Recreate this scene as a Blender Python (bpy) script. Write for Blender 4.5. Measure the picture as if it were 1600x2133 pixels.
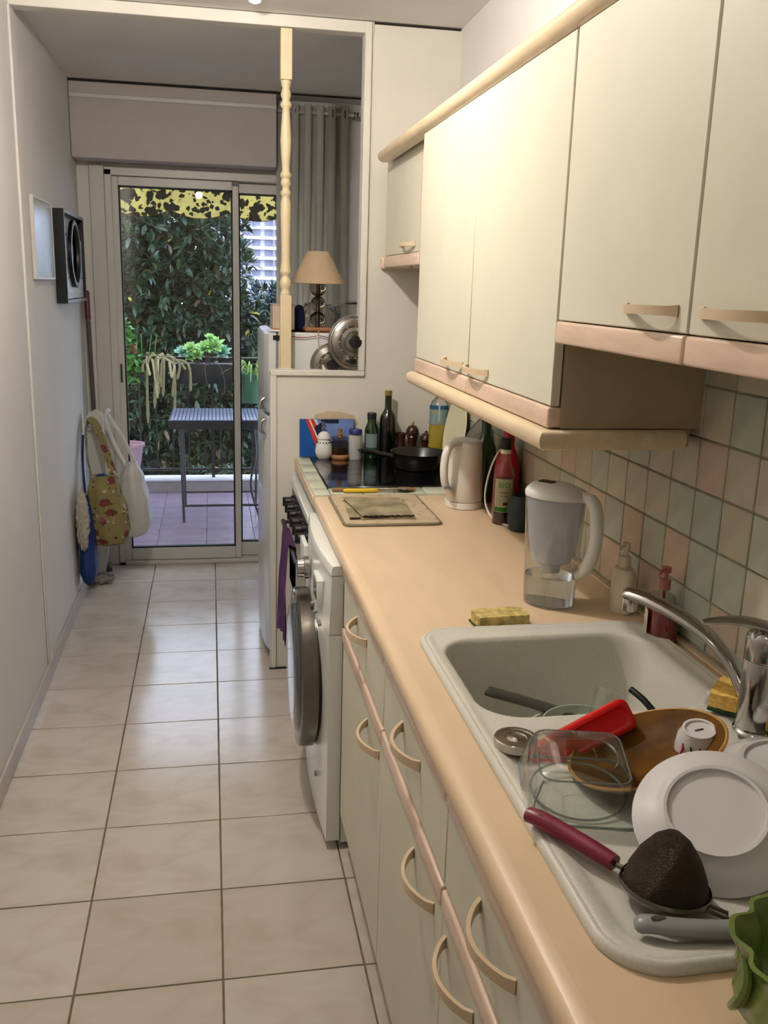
import bpy, bmesh, math, random
from mathutils import Vector, Matrix, noise
PI = math.pi
rnd = random.Random(7)
for o in list(bpy.data.objects): bpy.data.objects.remove(o)
scn = bpy.context.scene
COL = scn.collection

# ------------------------------------------------------------------ camera
cd = bpy.data.cameras.new('camera'); cam = bpy.data.objects.new('camera', cd); COL.objects.link(cam)
_loc = Vector((-0.00491, -1.84466, 1.57388)); _yaw, _pit, _rol, _f = 0.18901, -0.24048, 0.0292, 1913.39
_fw = Vector((math.sin(_yaw)*math.cos(_pit), math.cos(_yaw)*math.cos(_pit), math.sin(_pit)))
_r = Vector((math.cos(_yaw), -math.sin(_yaw), 0)); _u = _r.cross(_fw)
_c, _s = math.cos(_rol), math.sin(_rol)
_R = _c*_r+_s*_u; _U = -_s*_r+_c*_u
cam.matrix_world = Matrix(((_R.x, _U.x, -_fw.x, _loc.x), (_R.y, _U.y, -_fw.y, _loc.y), (_R.z, _U.z, -_fw.z, _loc.z), (0, 0, 0, 1)))
cd.sensor_fit = 'HORIZONTAL'; cd.sensor_width = 36; cd.lens = 36*_f/1600; cd.clip_start = 0.02; cd.clip_end = 900
scn.camera = cam
# ------------------------------------------------------------------ world, exposure
w = bpy.data.worlds.new('sky'); scn.world = w; w.use_nodes = True
wb = w.node_tree.nodes['Background']; wb.inputs[0].default_value = (0.70, 0.78, 1.0, 1); wb.inputs[1].default_value = 3.6
vs = scn.view_settings; vs.view_transform = 'Standard'; vs.look = 'None'; vs.gamma = 1; vs.exposure = 0.22; vs.use_curve_mapping = False
WARM = (1.0, 0.92, 0.83)
BULB = 980.0   # radiance of the main ceiling bulb

# ------------------------------------------------------------------ materials
def lin(h):
    h = h.lstrip('#'); c = [int(h[i:i+2], 16)/255 for i in (0, 2, 4)]
    return [((v+0.055)/1.055)**2.4 if v > 0.04045 else v/12.92 for v in c]+[1]
M = {}
def mat(name, col, rough=0.5, metal=0.0, var=0.06, scale=12.0, bump=0.0, bscale=60.0, trans=0.0, ior=1.45, coat=0.0, spec=0.5, col2=None, stretch=(1, 1, 1), thr=(0.35, 0.65), emis=0.0, sub=0.0, alpha=1.0):
    m = bpy.data.materials.new(name); m.use_nodes = True; nt = m.node_tree; N = nt.nodes; L = nt.links
    b = N['Principled BSDF']; c = lin(col) if isinstance(col, str) else list(col)+[1]
    b.inputs['Roughness'].default_value = rough; b.inputs['Metallic'].default_value = metal
    b.inputs['Transmission Weight'].default_value = trans; b.inputs['IOR'].default_value = ior
    b.inputs['Coat Weight'].default_value = coat; b.inputs['Coat Roughness'].default_value = 0.12
    b.inputs['Specular IOR Level'].default_value = spec; b.inputs['Alpha'].default_value = alpha
    if sub: b.inputs['Subsurface Weight'].default_value = sub; b.inputs['Subsurface Radius'].default_value = (.02, .02, .02)
    tc = N.new('ShaderNodeTexCoord'); mp = N.new('ShaderNodeMapping'); mp.inputs['Scale'].default_value = stretch
    L.new(tc.outputs['Object'], mp.inputs['Vector'])
    nz = N.new('ShaderNodeTexNoise'); nz.inputs['Scale'].default_value = scale; nz.inputs['Detail'].default_value = 5
    L.new(mp.outputs[0], nz.inputs['Vector'])
    rp = N.new('ShaderNodeValToRGB'); L.new(nz.outputs['Fac'], rp.inputs[0])
    rp.color_ramp.elements[0].position, rp.color_ramp.elements[1].position = thr
    c2 = lin(col2) if col2 else [v*(1-var) for v in c[:3]]+[1]
    c1 = c if col2 else [min(1, v*(1+var*0.5)) for v in c[:3]]+[1]
    rp.color_ramp.elements[0].color = c2; rp.color_ramp.elements[1].color = c1
    L.new(rp.outputs[0], b.inputs['Base Color'])
    if emis: b.inputs['Emission Color'].default_value = c; b.inputs['Emission Strength'].default_value = emis
    if bump:
        n2 = N.new('ShaderNodeTexNoise'); n2.inputs['Scale'].default_value = bscale; n2.inputs['Detail'].default_value = 4
        L.new(mp.outputs[0], n2.inputs['Vector'])
        bp = N.new('ShaderNodeBump'); bp.inputs['Strength'].default_value = bump; bp.inputs['Distance'].default_value = 0.004
        L.new(n2.outputs['Fac'], bp.inputs['Height']); L.new(bp.outputs[0], b.inputs['Normal'])
    M[name] = m; return m
def thin_glass(name, tint=(0.97, 0.99, 0.98), refl=1.0, rough=0.0):
    m = bpy.data.materials.new(name); m.use_nodes = True; nt = m.node_tree; N = nt.nodes; L = nt.links
    N.remove(N['Principled BSDF']); out = N['Material Output']
    tr = N.new('ShaderNodeBsdfTransparent'); tr.inputs[0].default_value = (*tint, 1)
    gl = N.new('ShaderNodeBsdfGlossy'); gl.inputs['Roughness'].default_value = rough
    fr = N.new('ShaderNodeFresnel'); ge = N.new('ShaderNodeNewGeometry'); mr = N.new('ShaderNodeMapRange')
    mr.inputs['To Min'].default_value = 1.5; mr.inputs['To Max'].default_value = 1/1.5; L.new(ge.outputs['Backfacing'], mr.inputs['Value']); L.new(mr.outputs[0], fr.inputs[0])
    mu = N.new('ShaderNodeMath'); mu.operation = 'MULTIPLY'; mu.inputs[1].default_value = refl; L.new(fr.outputs[0], mu.inputs[0])
    mx = N.new('ShaderNodeMixShader'); L.new(mu.outputs[0], mx.inputs[0]); L.new(tr.outputs[0], mx.inputs[1]); L.new(gl.outputs[0], mx.inputs[2])
    L.new(mx.outputs[0], out.inputs[0]); M[name] = m; return m
def print_mat(name, base, spots, scale=20, thr=0.42, dist=0.9, rough=0.8, base2=None):
    """cloth with printed blotches: voronoi cells distorted by noise"""
    m = mat(name, base, rough, var=.12); nt = m.node_tree; N = nt.nodes; L = nt.links; b = N['Principled BSDF']
    src = b.inputs['Base Color'].links[0].from_socket; tc = N.new('ShaderNodeTexCoord')
    cur = src
    for k, (c, sc, th) in enumerate(spots):
        nz = N.new('ShaderNodeTexNoise'); nz.inputs['Scale'].default_value = sc*1.7; nz.inputs['Detail'].default_value = 3; nz.noise_dimensions = '4D'; nz.inputs['W'].default_value = k*3.3
        L.new(tc.outputs['Object'], nz.inputs['Vector'])
        vm = N.new('ShaderNodeVectorMath'); vm.operation = 'MULTIPLY_ADD'; vm.inputs[1].default_value = (dist/sc,)*3
        L.new(nz.outputs['Color'], vm.inputs[0]); L.new(tc.outputs['Object'], vm.inputs[2])
        vo = N.new('ShaderNodeTexVoronoi'); vo.inputs['Scale'].default_value = sc; L.new(vm.outputs[0], vo.inputs['Vector'])
        lt = N.new('ShaderNodeMath'); lt.operation = 'LESS_THAN'; lt.inputs[1].default_value = th; L.new(vo.outputs['Distance'], lt.inputs[0])
        mx = N.new('ShaderNodeMix'); mx.data_type = 'RGBA'; L.new(lt.outputs[0], mx.inputs[0]); L.new(cur, mx.inputs[6]); mx.inputs[7].default_value = lin(c)
        cur = mx.outputs[2]
    L.new(cur, b.inputs['Base Color']); return m

mat('wall', '#d9d6d2', .75, var=.03, scale=3, bump=.15, bscale=90)
mat('wall_trim', '#dcd8cf', .45, var=.04, scale=6, bump=.08, bscale=60)
mat('partition_white', '#dcd8cd', .5, var=.04, scale=4, bump=.08, bscale=40)
mat('ceiling', '#e4e1dd', .85, var=.03, scale=4, bump=.1, bscale=120)
mat('dark_gap', '#2a221c', .9)
mat('grout_floor', '#6e6152', .9, var=.2, scale=30)
mat('grout_wall', '#979280', .9, var=.25, scale=25)
mat('baseboard', '#b3aaa2', .35, var=.12, scale=8)
for i, c in enumerate(('#c4bab0', '#c9bfb5', '#bfb4a9')):
    m = mat('floor_tile_%d' % i, c, .17, scale=5.5, col2='#b3a798', thr=(.22+.03*i, .55), stretch=(1, 1.5, 1), bump=.05, bscale=7, spec=.85)
    m.node_tree.nodes['Noise Texture'].inputs['Distortion'].default_value = .7
mat('terrace_tile', '#8a7a8c', .22, var=.12, scale=9, bump=.05, bscale=20)
for n, c in (('tile_cream', '#b9b3a1'), ('tile_green', '#aab0a0'), ('tile_peach', '#b9a592'), ('tile_beige', '#b0a894'), ('tile_sage', '#a5aca0')):
    mat(n, c, .33, var=.10, scale=16, bump=.25, bscale=22)
mat('border_pale', '#cdd0b9', .3, var=.12, scale=18); mat('border_pale2', '#c4cbb6', .3, var=.12, scale=18); mat('ring_dark', '#191a1d', .2)
mat('laminate', '#cfcbb9', .55, spec=.35, var=.03, scale=5, bump=.04, bscale=150)
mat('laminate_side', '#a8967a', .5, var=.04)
mat('pink_wood', '#dabfaa', .3, var=.1, scale=9, stretch=(6, 1, 6), spec=.6)
mat('cream_wood', '#d4c0a0', .35, var=.08, scale=9, stretch=(6, 1, 6))
mat('handle_cream', '#d3bd9d', .35, var=.05)
mat('worktop', '#dcc2a0', .36, var=.05, scale=6, stretch=(3, .7, 1), bump=.03, bscale=60)
mat('granite', '#d0cec3', .4, var=.06, scale=260, thr=(.3, .6), bump=.06, bscale=200)
mat('white_plastic', '#dfe0dc', .3, var=.02)
mat('white_enamel', '#e6e9e4', .22, var=.02, coat=.3)
mat('kettle_white', '#e8e5dd', .3, var=.03)
mat('grey_plastic', '#8b8e8d', .35, var=.04)
mat('dark_grey_plastic', '#44443e', .4, var=.05)
mat('black_plastic', '#17161a', .35, var=.05)
mat('black_metal', '#1c1a1e', .45, var=.1)
mat('black_glass', '#0a0a0c', .07, var=.02, coat=.6)
mat('steel', '#b9b5ae', .2, metal=1, var=.06, scale=18)
mat('chrome', '#bdbbb8', .15, metal=1, var=.02)
mat('dark_steel', '#77726b', .25, metal=1, var=.1)
mat('non_stick', '#1a1a1b', .3, var=.1)
mat('gold', '#b79a55', .3, metal=1)
mat('burgundy', '#7d1f38', .35, var=.06)
mat('mesh_dark', '#5e4f44', .4, metal=.7, var=.2, scale=60, bump=.8, bscale=700)
mat('porcelain', '#dcdad8', .15, var=.02, coat=.3)
mat('pale_green_ceramic', '#a9b5a0', .2, var=.05)
mat('brown_ceramic', '#6b4714', .5, spec=.08, col2='#35200a', scale=9, thr=(.35, .6))
mat('amber_rim', '#b08543', .25, var=.1)
mat('red_plastic', '#e0181a', .28, var=.03, sub=.1)
mat('red_bottle', '#a81420', .3, var=.04)
mat('green_ceramic', '#6d8040', .2, var=.25, scale=25, coat=.4)
mat('sponge', '#efc566', .95, var=.2, scale=120, bump=.5, bscale=220)
mat('sponge_dry', '#cdb872', .95, var=.4, scale=60, bump=1.0, bscale=110)
mat('scour_green', '#2f4a2c', .95, var=.3, scale=200, bump=.8, bscale=400)
mat('dark_wood', '#3f2015', .3, var=.3, scale=20, coat=.3)
mat('light_wood', '#a0714a', .5, var=.2, scale=20)
mat('cork', '#8a5f3b', .7, var=.25, scale=50)
mat('bottle_dark', '#0d0f08', .1, var=.05, coat=.5)
mat('bottle_green', '#1c3518', .08, var=.1, coat=.5)
mat('green_tall', '#22461c', .08, var=.1, coat=.5)
mat('label_cream', '#dcd6b8', .6, var=.04)
mat('label_blue', '#3f7fae', .5, var=.04)
mat('label_pale', '#a8c0c4', .5, var=.06)
mat('label_green', '#4d7c58', .5, var=.1)
mat('print_green', '#3f9a3c', .6); mat('print_brown', '#5a3a22', .6); mat('print_yellow', '#e4d36c', .6); mat('print_dark', '#2a2a2a', .6)
mat('vinegar', '#5a2a10', .05, trans=.7, ior=1.34, var=.05)
mat('oil', '#9d8a30', .08, var=.1, coat=.4)
mat('salt_white', '#e6e4df', .7, var=.05)
mat('spice', '#5d4228', .7, var=.2, scale=60)
mat('clear_plastic', '#f2f4f4', .08, trans=.95, ior=1.3, var=.01)
mat('frosted', '#f0f0f4', .3, trans=.45, ior=1.1, var=.03)
mat('glass', '#f4faf6', .02, trans=1.0, ior=1.45, var=.0)
mat('smoke_glass', '#b7a79c', .03, trans=1.0, ior=1.3, var=.0)
mat('water', '#dfe8ee', .02, trans=1.0, ior=1.2, var=.0)
mat('soap_red', '#7d0d1c', .08, var=.05, coat=.4)
mat('soap_cream', '#ddd2bd', .35, var=.02)
mat('pump_pink', '#b5655f', .3, alpha=.75)
mat('navy_cap', '#1d2672', .35)
mat('book_blue', '#16549e', .35, var=.15, scale=14); mat('book_red', '#c0392b', .4); mat('book_white', '#d8d8da', .4); mat('book_navy', '#151a33', .4); mat('book_sky', '#6f86c0', .4, var=.2, scale=20)
mat('board_beige', '#bfae90', .4, var=.05)
print_mat('board_print', '#c2b091', [('#8c6f55', 26, .16), ('#9a8468', 17, .12)], rough=.4)
mat('board_edge', '#7b705a', .5, var=.1)
mat('cloth_beige', '#e0d4b0', .95, col2='#a59675', scale=11, thr=(.35, .62), bump=.8, bscale=260)
mat('cloth_edge', '#2d1a16', .95)
mat('yellow_plastic', '#e2c02e', .3); mat('spoon_wood', '#8d6a3f', .55, var=.2, scale=25)
mat('purple_cloth', '#80558c', .95, var=.25, scale=9, bump=.6, bscale=160)
mat('navy_cloth', '#15204a', .9)
mat('fridge_white', '#cfd1d1', .25, var=.02, coat=.2)
mat('seal_grey', '#8b8d8c', .6)
mat('lamp_shade', '#e6cdac', .8, var=.03, sub=.15)
mat('curtain', '#dad6ca', .9, var=.06, scale=4, bump=.2, bscale=150)
mat('baluster', '#dccba8', .4, var=.06, scale=10)
mat('aluminium_white', '#c9c5bc', .35, var=.02)
mat('rubber', '#141414', .6)
mat('box_white', '#b9b0ab', .7, var=.03)
mat('box_beige', '#cdb9a4', .8); mat('paper_white', '#e8eaf0', .7); mat('paper_orange', '#c98b4a', .7)
mat('red_cloth', '#b3283a', .85, var=.1); mat('cream_flex', '#d8d2b4', .4)
mat('blue_bag', '#0f2d68', .6, var=.15, scale=10, bump=.4, bscale=30)
mat('fluff', '#b5ae9f', .95, var=.2, scale=60, bump=1, bscale=120)
mat('white_bag', '#c9c8c2', .4, var=.06, bump=.5, bscale=14, alpha=.93)
mat('board_white', '#c9c6be', .45, var=.03)
print_mat('floral', '#857a4c', [('#6b3330', 15, .33), ('#b9a38a', 19, .2), ('#4b3f1f', 31, .2), ('#8a4a63', 12, .16)], rough=.85)
mat('broom_pole', '#4c453f', .4); mat('pole_red', '#5c1f2e', .4)
mat('frame_black', '#121214', .35); mat('frame_pale', '#c9c3bf', .4)
mat('picture_wood', '#d0d3d8', .35, col2='#8f9296', scale=10, stretch=(1, 1, 6), coat=.6)
mat('picture_pale', '#c6c3c6', .3, col2='#aaa9b2', scale=4, coat=.4)
mat('clock_face', '#8f949c', .25)
print_mat('awning', '#dccf8c', [('#2c2a18', 11, .43), ('#33301c', 24, .38)], dist=1.2, rough=.85)
mat('awning_under', '#c2b25c', .9)
mat('terrace_wall', '#8a817f', .8, var=.08); mat('curb_white', '#c9c8cc', .6, var=.04)
mat('table_top', '#6f7690', .35, var=.2, scale=40)
mat('terracotta_pink', '#b08a94', .6, var=.08); mat('planter_black', '#0a0b0d', .5); mat('planter_green', '#3f6a4a', .6, var=.1)
for n, c in (('leaf_dark', '#26351f'), ('leaf_mid', '#3a4b30'), ('leaf_blue', '#475a4c'), ('leaf_brown', '#53402e'), ('leaf_yellow', '#a9a048'), ('leaf_core', '#10160f')):
    mat(n, c, .32, var=.15, scale=20)
mat('agave', '#8cc86a', .45, col2='#bfe08e', scale=40); mat('agave_blue', '#8fbfa6', .45, var=.1)
mat('geranium', '#4f8a38', .5, var=.2, scale=30); mat('petal_red', '#d0274a', .5); mat('cactus', '#857d55', .6, var=.2, scale=60); mat('cactus_tip', '#b3aa80', .6)
mat('stem', '#4b3f34', .7); mat('bark', '#3a3028', .9, var=.3, scale=12)
mat('conifer', '#33484f', .8, var=.3, scale=2); mat('bush_light', '#6fae6a', .6, var=.2)
mat('building_white', '#d9d5e2', .8, var=.03); mat('building_shade', '#a39aa8', .8); mat('building_window', '#8f90a6', .3)
mat('lawn', '#3c4a30', .95, var=.3, scale=.4)
mat('lamp_glow', '#fff0dc', .5, emis=6)
mat('lcd', '#2a2b26', .15); mat('wm_panel', '#dcddd8', .3); mat('smoked_door', '#3b3e46', .08, coat=.8)
thin_glass('window_glass', refl=.9)
thin_glass('picture_glass', refl=.6, rough=.12)
thin_glass('bag_clear', tint=(.82, .8, .78), refl=1.2, rough=.15)
thin_glass('dish_glass', tint=(.95, .97, .96), refl=1.5)
thin_glass('jug_clear', tint=(.93, .94, .95), refl=1.3, rough=.05)
thin_glass('bottle_clear', tint=(.86, .88, .85), refl=1.3)

# ------------------------------------------------------------------ geometry helpers
def BM(): return bmesh.new()
def box(bm, x0, x1, y0, y1, z0, z1, bev=0.0, seg=2):
    t = bmesh.new(); r = bmesh.ops.create_cube(t, size=1)
    for v in t.verts: v.co = Vector((x0+(v.co.x+.5)*(x1-x0), y0+(v.co.y+.5)*(y1-y0), z0+(v.co.z+.5)*(z1-z0)))
    if bev: bmesh.ops.bevel(t, geom=t.edges[:], offset=bev, segments=seg, profile=.5, affect='EDGES')
    merge(bm, t); return bm
def merge(bm, t, mtx=None):
    if mtx is not None: bmesh.ops.transform(t, matrix=mtx, verts=t.verts)
    me = bpy.data.meshes.new('t'); t.to_mesh(me); t.free(); bm.from_mesh(me); bpy.data.meshes.remove(me)
def rings(bm, rs, cap0=True, cap1=True, closed=True):
    """loft between rings (lists of points)"""
    vr = [[bm.verts.new(p) for p in r] for r in rs]; n = len(rs[0])
    for a, b in zip(vr[:-1], vr[1:]):
        for i in range(n if closed else n-1):
            j = (i+1) % n
            try: bm.faces.new((a[i], a[j], b[j], b[i]))
            except ValueError: pass
    if cap0: bm.faces.new(list(reversed(vr[0])))
    if cap1: bm.faces.new(vr[-1])
    return bm
def lathe(bm, prof, seg=32, sx=1.0, sy=1.0, c=(0, 0, 0), cap0=True, cap1=True, wav=None):
    rs = []
    for r, z in prof:
        rs.append([Vector((c[0]+r*sx*math.cos(2*PI*i/seg)*(1 if not wav else 1+wav(i/seg, z)), c[1]+r*sy*math.sin(2*PI*i/seg)*(1 if not wav else 1+wav(i/seg, z)), c[2]+z)) for i in range(seg)])
    return rings(bm, rs, cap0, cap1)
def tube(bm, pts, rad, seg=8, flat=1.0):
    pts = [Vector(p) for p in pts]; n = len(pts); rs = []
    rad = rad if isinstance(rad, (list, tuple)) else [rad]*n
    t0 = (pts[1]-pts[0]).normalized(); up = Vector((0, 0, 1)) if abs(t0.z) < .9 else Vector((1, 0, 0))
    side = t0.cross(up).normalized()
    for i, p in enumerate(pts):
        t = (pts[min(i+1, n-1)]-pts[max(i-1, 0)]).normalized()
        side = (side-t*side.dot(t)).normalized(); u2 = side.cross(t)
        rs.append([p+side*rad[i]*math.cos(2*PI*k/seg)+u2*rad[i]*flat*math.sin(2*PI*k/seg) for k in range(seg)])
    return rings(bm, rs)
def smooth_path(pts, k=6):
    pts = [Vector(p) for p in pts]; out = []
    P = [pts[0]]+pts+[pts[-1]]
    for i in range(1, len(P)-2):
        for j in range(k):
            t = j/k; a, b, c, d = P[i-1], P[i], P[i+1], P[i+2]
            out.append(.5*((2*b)+(c-a)*t+(2*a-5*b+4*c-d)*t*t+(3*b-a-3*c+d)*t**3))
    out.append(pts[-1]); return out
def rrect(x0, x1, y0, y1, r, z, k=6):
    out = []
    for cx, cy, a0 in ((x1-r, y1-r, 0), (x0+r, y1-r, PI/2), (x0+r, y0+r, PI), (x1-r, y0+r, 1.5*PI)):
        for i in range(k+1):
            a = a0+PI/2*i/k; out.append(Vector((cx+r*math.cos(a), cy+r*math.sin(a), z)))
    return out
def prism(bm, poly, h, mtx=None):
    t = bmesh.new(); rings(t, [[Vector((x, y, 0)) for x, y in poly], [Vector((x, y, h)) for x, y in poly]]); merge(bm, t, mtx); return bm
WM = {}
def obj(name, bm, m, parent=None, local=False, smooth=True, ang=40, weld=False):
    if weld: bmesh.ops.remove_doubles(bm, verts=bm.verts, dist=1e-5)
    bmesh.ops.recalc_face_normals(bm, faces=bm.faces)
    me = bpy.data.meshes.new(name); bm.to_mesh(me); bm.free()
    ms = m if isinstance(m, (list, tuple)) else [m]
    for x in ms: me.materials.append(M[x])
    if smooth:
        for p in me.polygons: p.use_smooth = True
        try: me.set_sharp_from_angle(angle=math.radians(ang))
        except Exception: pass
    o = bpy.data.objects.new(name, me); COL.objects.link(o)
    if parent is not None:
        o.parent = parent
        if not local: me.transform(WM[parent.name].inverted())
        WM[o.name] = WM[parent.name]
    else: WM[o.name] = Matrix.Identity(4)
    return o
def tag(o, label=None, cat=None, group=None, kind=None):
    if label: o['label'] = label
    if cat: o['category'] = cat
    if group: o['group'] = group
    if kind: o['kind'] = kind
    return o
def thing(name, label, cat, loc=(0, 0, 0), rot=(0, 0, 0), group=None, kind=None):
    o = bpy.data.objects.new(name, None); COL.objects.link(o); o.location = loc; o.rotation_euler = rot
    o.empty_display_size = .05
    from mathutils import Euler
    WM[o.name] = Matrix.Translation(Vector(loc)) @ Euler(rot).to_matrix().to_4x4()
    return tag(o, label, cat, group, kind)
def struct(name, bm, m, label=None, **k):
    o = obj(name, bm, m, **k); o['kind'] = 'structure'
    if label: o['label'] = label
    return o
def recenter(o):
    """put the origin of a one-mesh thing at its base"""
    vs_ = [v.co for v in o.data.vertices]; c = Vector((sum(v.x for v in vs_)/len(vs_), sum(v.y for v in vs_)/len(vs_), min(v.z for v in vs_)))
    o.data.transform(Matrix.Translation(-c)); o.location = c; WM[o.name] = Matrix.Translation(c); return o
def inst(name, me_obj, loc, parent, m=None, rot=None, scale=None):
    """cheap copy of a piece, sharing mesh data; loc in world, parent has identity rotation"""
    o = me_obj.copy(); o.name = name; COL.objects.link(o); o.parent = parent
    o.location = Vector(loc)-WM[parent.name].translation
    if rot: o.rotation_euler = rot
    if scale: o.scale = scale
    return o
def copytree(o, loc, label=None, rotz=None):
    r = o.copy(); COL.objects.link(r); r.location = loc
    if label: r['label'] = label
    if rotz is not None: r.rotation_euler.z = rotz
    WM[r.name] = Matrix.Translation(Vector(loc))
    def rec(a, b):
        for ch in list(a.children):
            c = ch.copy(); COL.objects.link(c); c.parent = b; rec(ch, c)
    rec(o, r); return r
def text(s, size, m, parent, mtx, name='lettering', ext=0.0002):
    cu = bpy.data.curves.new('txt', 'FONT'); cu.body = s; cu.size = size; cu.extrude = ext; cu.align_x = 'CENTER'; cu.align_y = 'CENTER'; cu.resolution_u = 3
    to = bpy.data.objects.new('txt', cu); COL.objects.link(to)
    me = bpy.data.meshes.new_from_object(to.evaluated_get(bpy.context.evaluated_depsgraph_get())); bpy.data.objects.remove(to)
    me.materials.clear(); me.materials.append(M[m]); me.transform(mtx)
    o = bpy.data.objects.new(name, me); COL.objects.link(o); o.parent = parent; return o
def frame_mtx(origin, xax, yax):
    x = Vector(xax).normalized(); y = Vector(yax).normalized(); z = x.cross(y)
    return Matrix(((x.x, y.x, z.x, origin[0]), (x.y, y.y, z.y, origin[1]), (x.z, y.z, z.z, origin[2]), (0, 0, 0, 1)))

# ================================================================== STRUCTURE
S = .333
XL, XR, YB, YP, YD, ZC, ZW = -.666, .93, -2.35, 1.776, 3.34, 2.51, .897
fl = struct('floor', box(BM(), XL-.02, XR+.1, YB, YD+.02, -.12, -.003), 'grout_floor', label='floor of square beige marbled tiles with dark joints')
tb = box(BM(), -S/2+.0022, S/2-.0022, -S/2+.0022, S/2-.0022, -.006, 0, .0012, 1)
tile0 = None; protos = []
for i in range(3):
    b2 = box(BM(), -S/2+.0022, S/2-.0022, -S/2+.0022, S/2-.0022, -.006, 0, .0012, 1); protos.append(b2)
tb.free()
tp = []
for i in range(3):
    o = obj('floor_tile', protos[i], 'floor_tile_%d' % i); tp.append(o)
first = [True]*3
for r in range(-7, 10):
    for c in range(-2, 3):
        if c == 1 and r < -2 or (c == 2 and r < 5): continue
        k = rnd.randrange(3)
        loc = ((c+.5)*S, (r+.5)*S, 0)
        if c == 2: loc = ((c+.5)*S-.03, (r+.5)*S, 0)
        if first[k]: o = tp[k]; first[k] = False; o.parent = fl; o.location = loc
        else: o = inst('floor_tile', tp[k], loc, fl)
        o.rotation_euler.z = rnd.choice((0, PI))
        o.location.z = rnd.uniform(-.0004, .0002)
# object-space noise repeats per tile: fine (3 patterns, rotated)

struct('wall_left', box(BM(), XL-.12, XL, YB, YD+.1, 0, ZC), 'wall', label='long white plaster wall on the left')
struct('wall_right', box(BM(), XR, XR+.12, YB, YD+.1, 0, ZC), 'wall', label='white wall behind the kitchen cabinets')
struct('wall_back', box(BM(), XL-.12, XR+.12, YB-.1, YB, 0, ZC), 'wall', label='white wall behind the viewer')
struct('ceiling', box(BM(), XL-.12, XR+.12, YB-.1, YD+.1, ZC, ZC+.12), 'ceiling', label='flat off-white ceiling')
struct('baseboard_left', box(BM(), XL, XL+.010, YB, YD-.25, 0, .075, .002, 1), 'baseboard', label='grey tiled baseboard along the left wall')
# jamb strip on the left wall
struct('trim_1', box(BM(), XL, XL+.009, YP-.02, YP+.06, .075, 2.468, .002, 1), 'wall', label='narrow white jamb strip on the left wall')
# header beam
struct('trim_2', box(BM(), XL, .60, YP-.004, YP+.06, 2.468, ZC-.002, .002, 1), 'wall_trim', label='white header beam across the passage')
# partition: low wall + upright
wp = struct('wall_partition', box(BM(), .232, .592, YP, YP+.05, 0, 1.243), 'partition_white', label='low white partition wall behind the hob')
obj('side_panel', box(BM(), .592, XR, YP, YP+.05, 0, ZC-.006), 'partition_white', wp)
obj('end_post', box(BM(), .221, .245, YP-.010, YP+.058, 0.004, 1.236, .003, 1), 'wall_trim', wp)
obj('ledge', box(BM(), .221, .592, YP-.012, YP+.06, 1.226, 1.248, .003, 1), 'wall_trim', wp)
obj('upright_trim', box(BM(), .566, .592, YP-.012, YP+.06, 1.248, ZC-.004, .003, 1), 'wall_trim', wp)
pp = BM(); prism(pp, [(.385, 1.040), (.40, 1.075), (.45, 1.088), (.50, 1.085), (.555, 1.070), (.57, 1.040), (.54, 1.0), (.42, 1.0)], .0012, Matrix(((1, 0, 0, 0), (0, 0, -1, YP), (0, 1, 0, 0), (0, 0, 0, 1))))
mat('old_paint', '#cbb898', .6, var=.1, scale=20); obj('old_paint_patch', pp, 'old_paint', wp)
obj('floor_strip', box(BM(), .215, .33, YP-.012, YP-.002, 0, .006), 'dark_gap', wp)
struct('trim_3', box(BM(), .595, .925, YP-.001, YP+.01, ZC-.010, ZC-.003), 'dark_gap', label='dark shrinkage gap between partition and ceiling')
# far wall around the patio door
DX0, DX1, DZ1 = -.50, .74, 2.12
fw = struct('wall_far', box(BM(), XL, DX0, YD, YD+.16, 0, ZC), 'wall', label='far wall around the sliding door')
obj('lintel', box(BM(), DX0, XR, YD, YD+.16, DZ1, ZC), 'wall', fw); obj('pier', box(BM(), DX1, XR, YD, YD+.16, 0, DZ1), 'wall', fw)
sb = struct('trim_4', box(BM(), XL+.002, .34, 3.16, YD, 2.15, ZC-.004, .003, 1), 'box_white', label='boxed-in roller shutter casing above the door')
obj('casing_groove', box(BM(), XL+.003, .34, 3.150, 3.162, 2.425, 2.445, .002, 1), 'aluminium_white', sb)
obj('shadow_gap', box(BM(), XL+.003, .80, 3.153, 3.161, ZC-.012, ZC-.004), 'dark_gap', sb)
for x in (-.60, -.56): pass
struct('trim_5', box(BM(), XL+.06, DX0-.03, YD-.018, YD, 0, DZ1+.02, .004, 1), 'aluminium_white', label='white casing board left of the sliding door')

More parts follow.
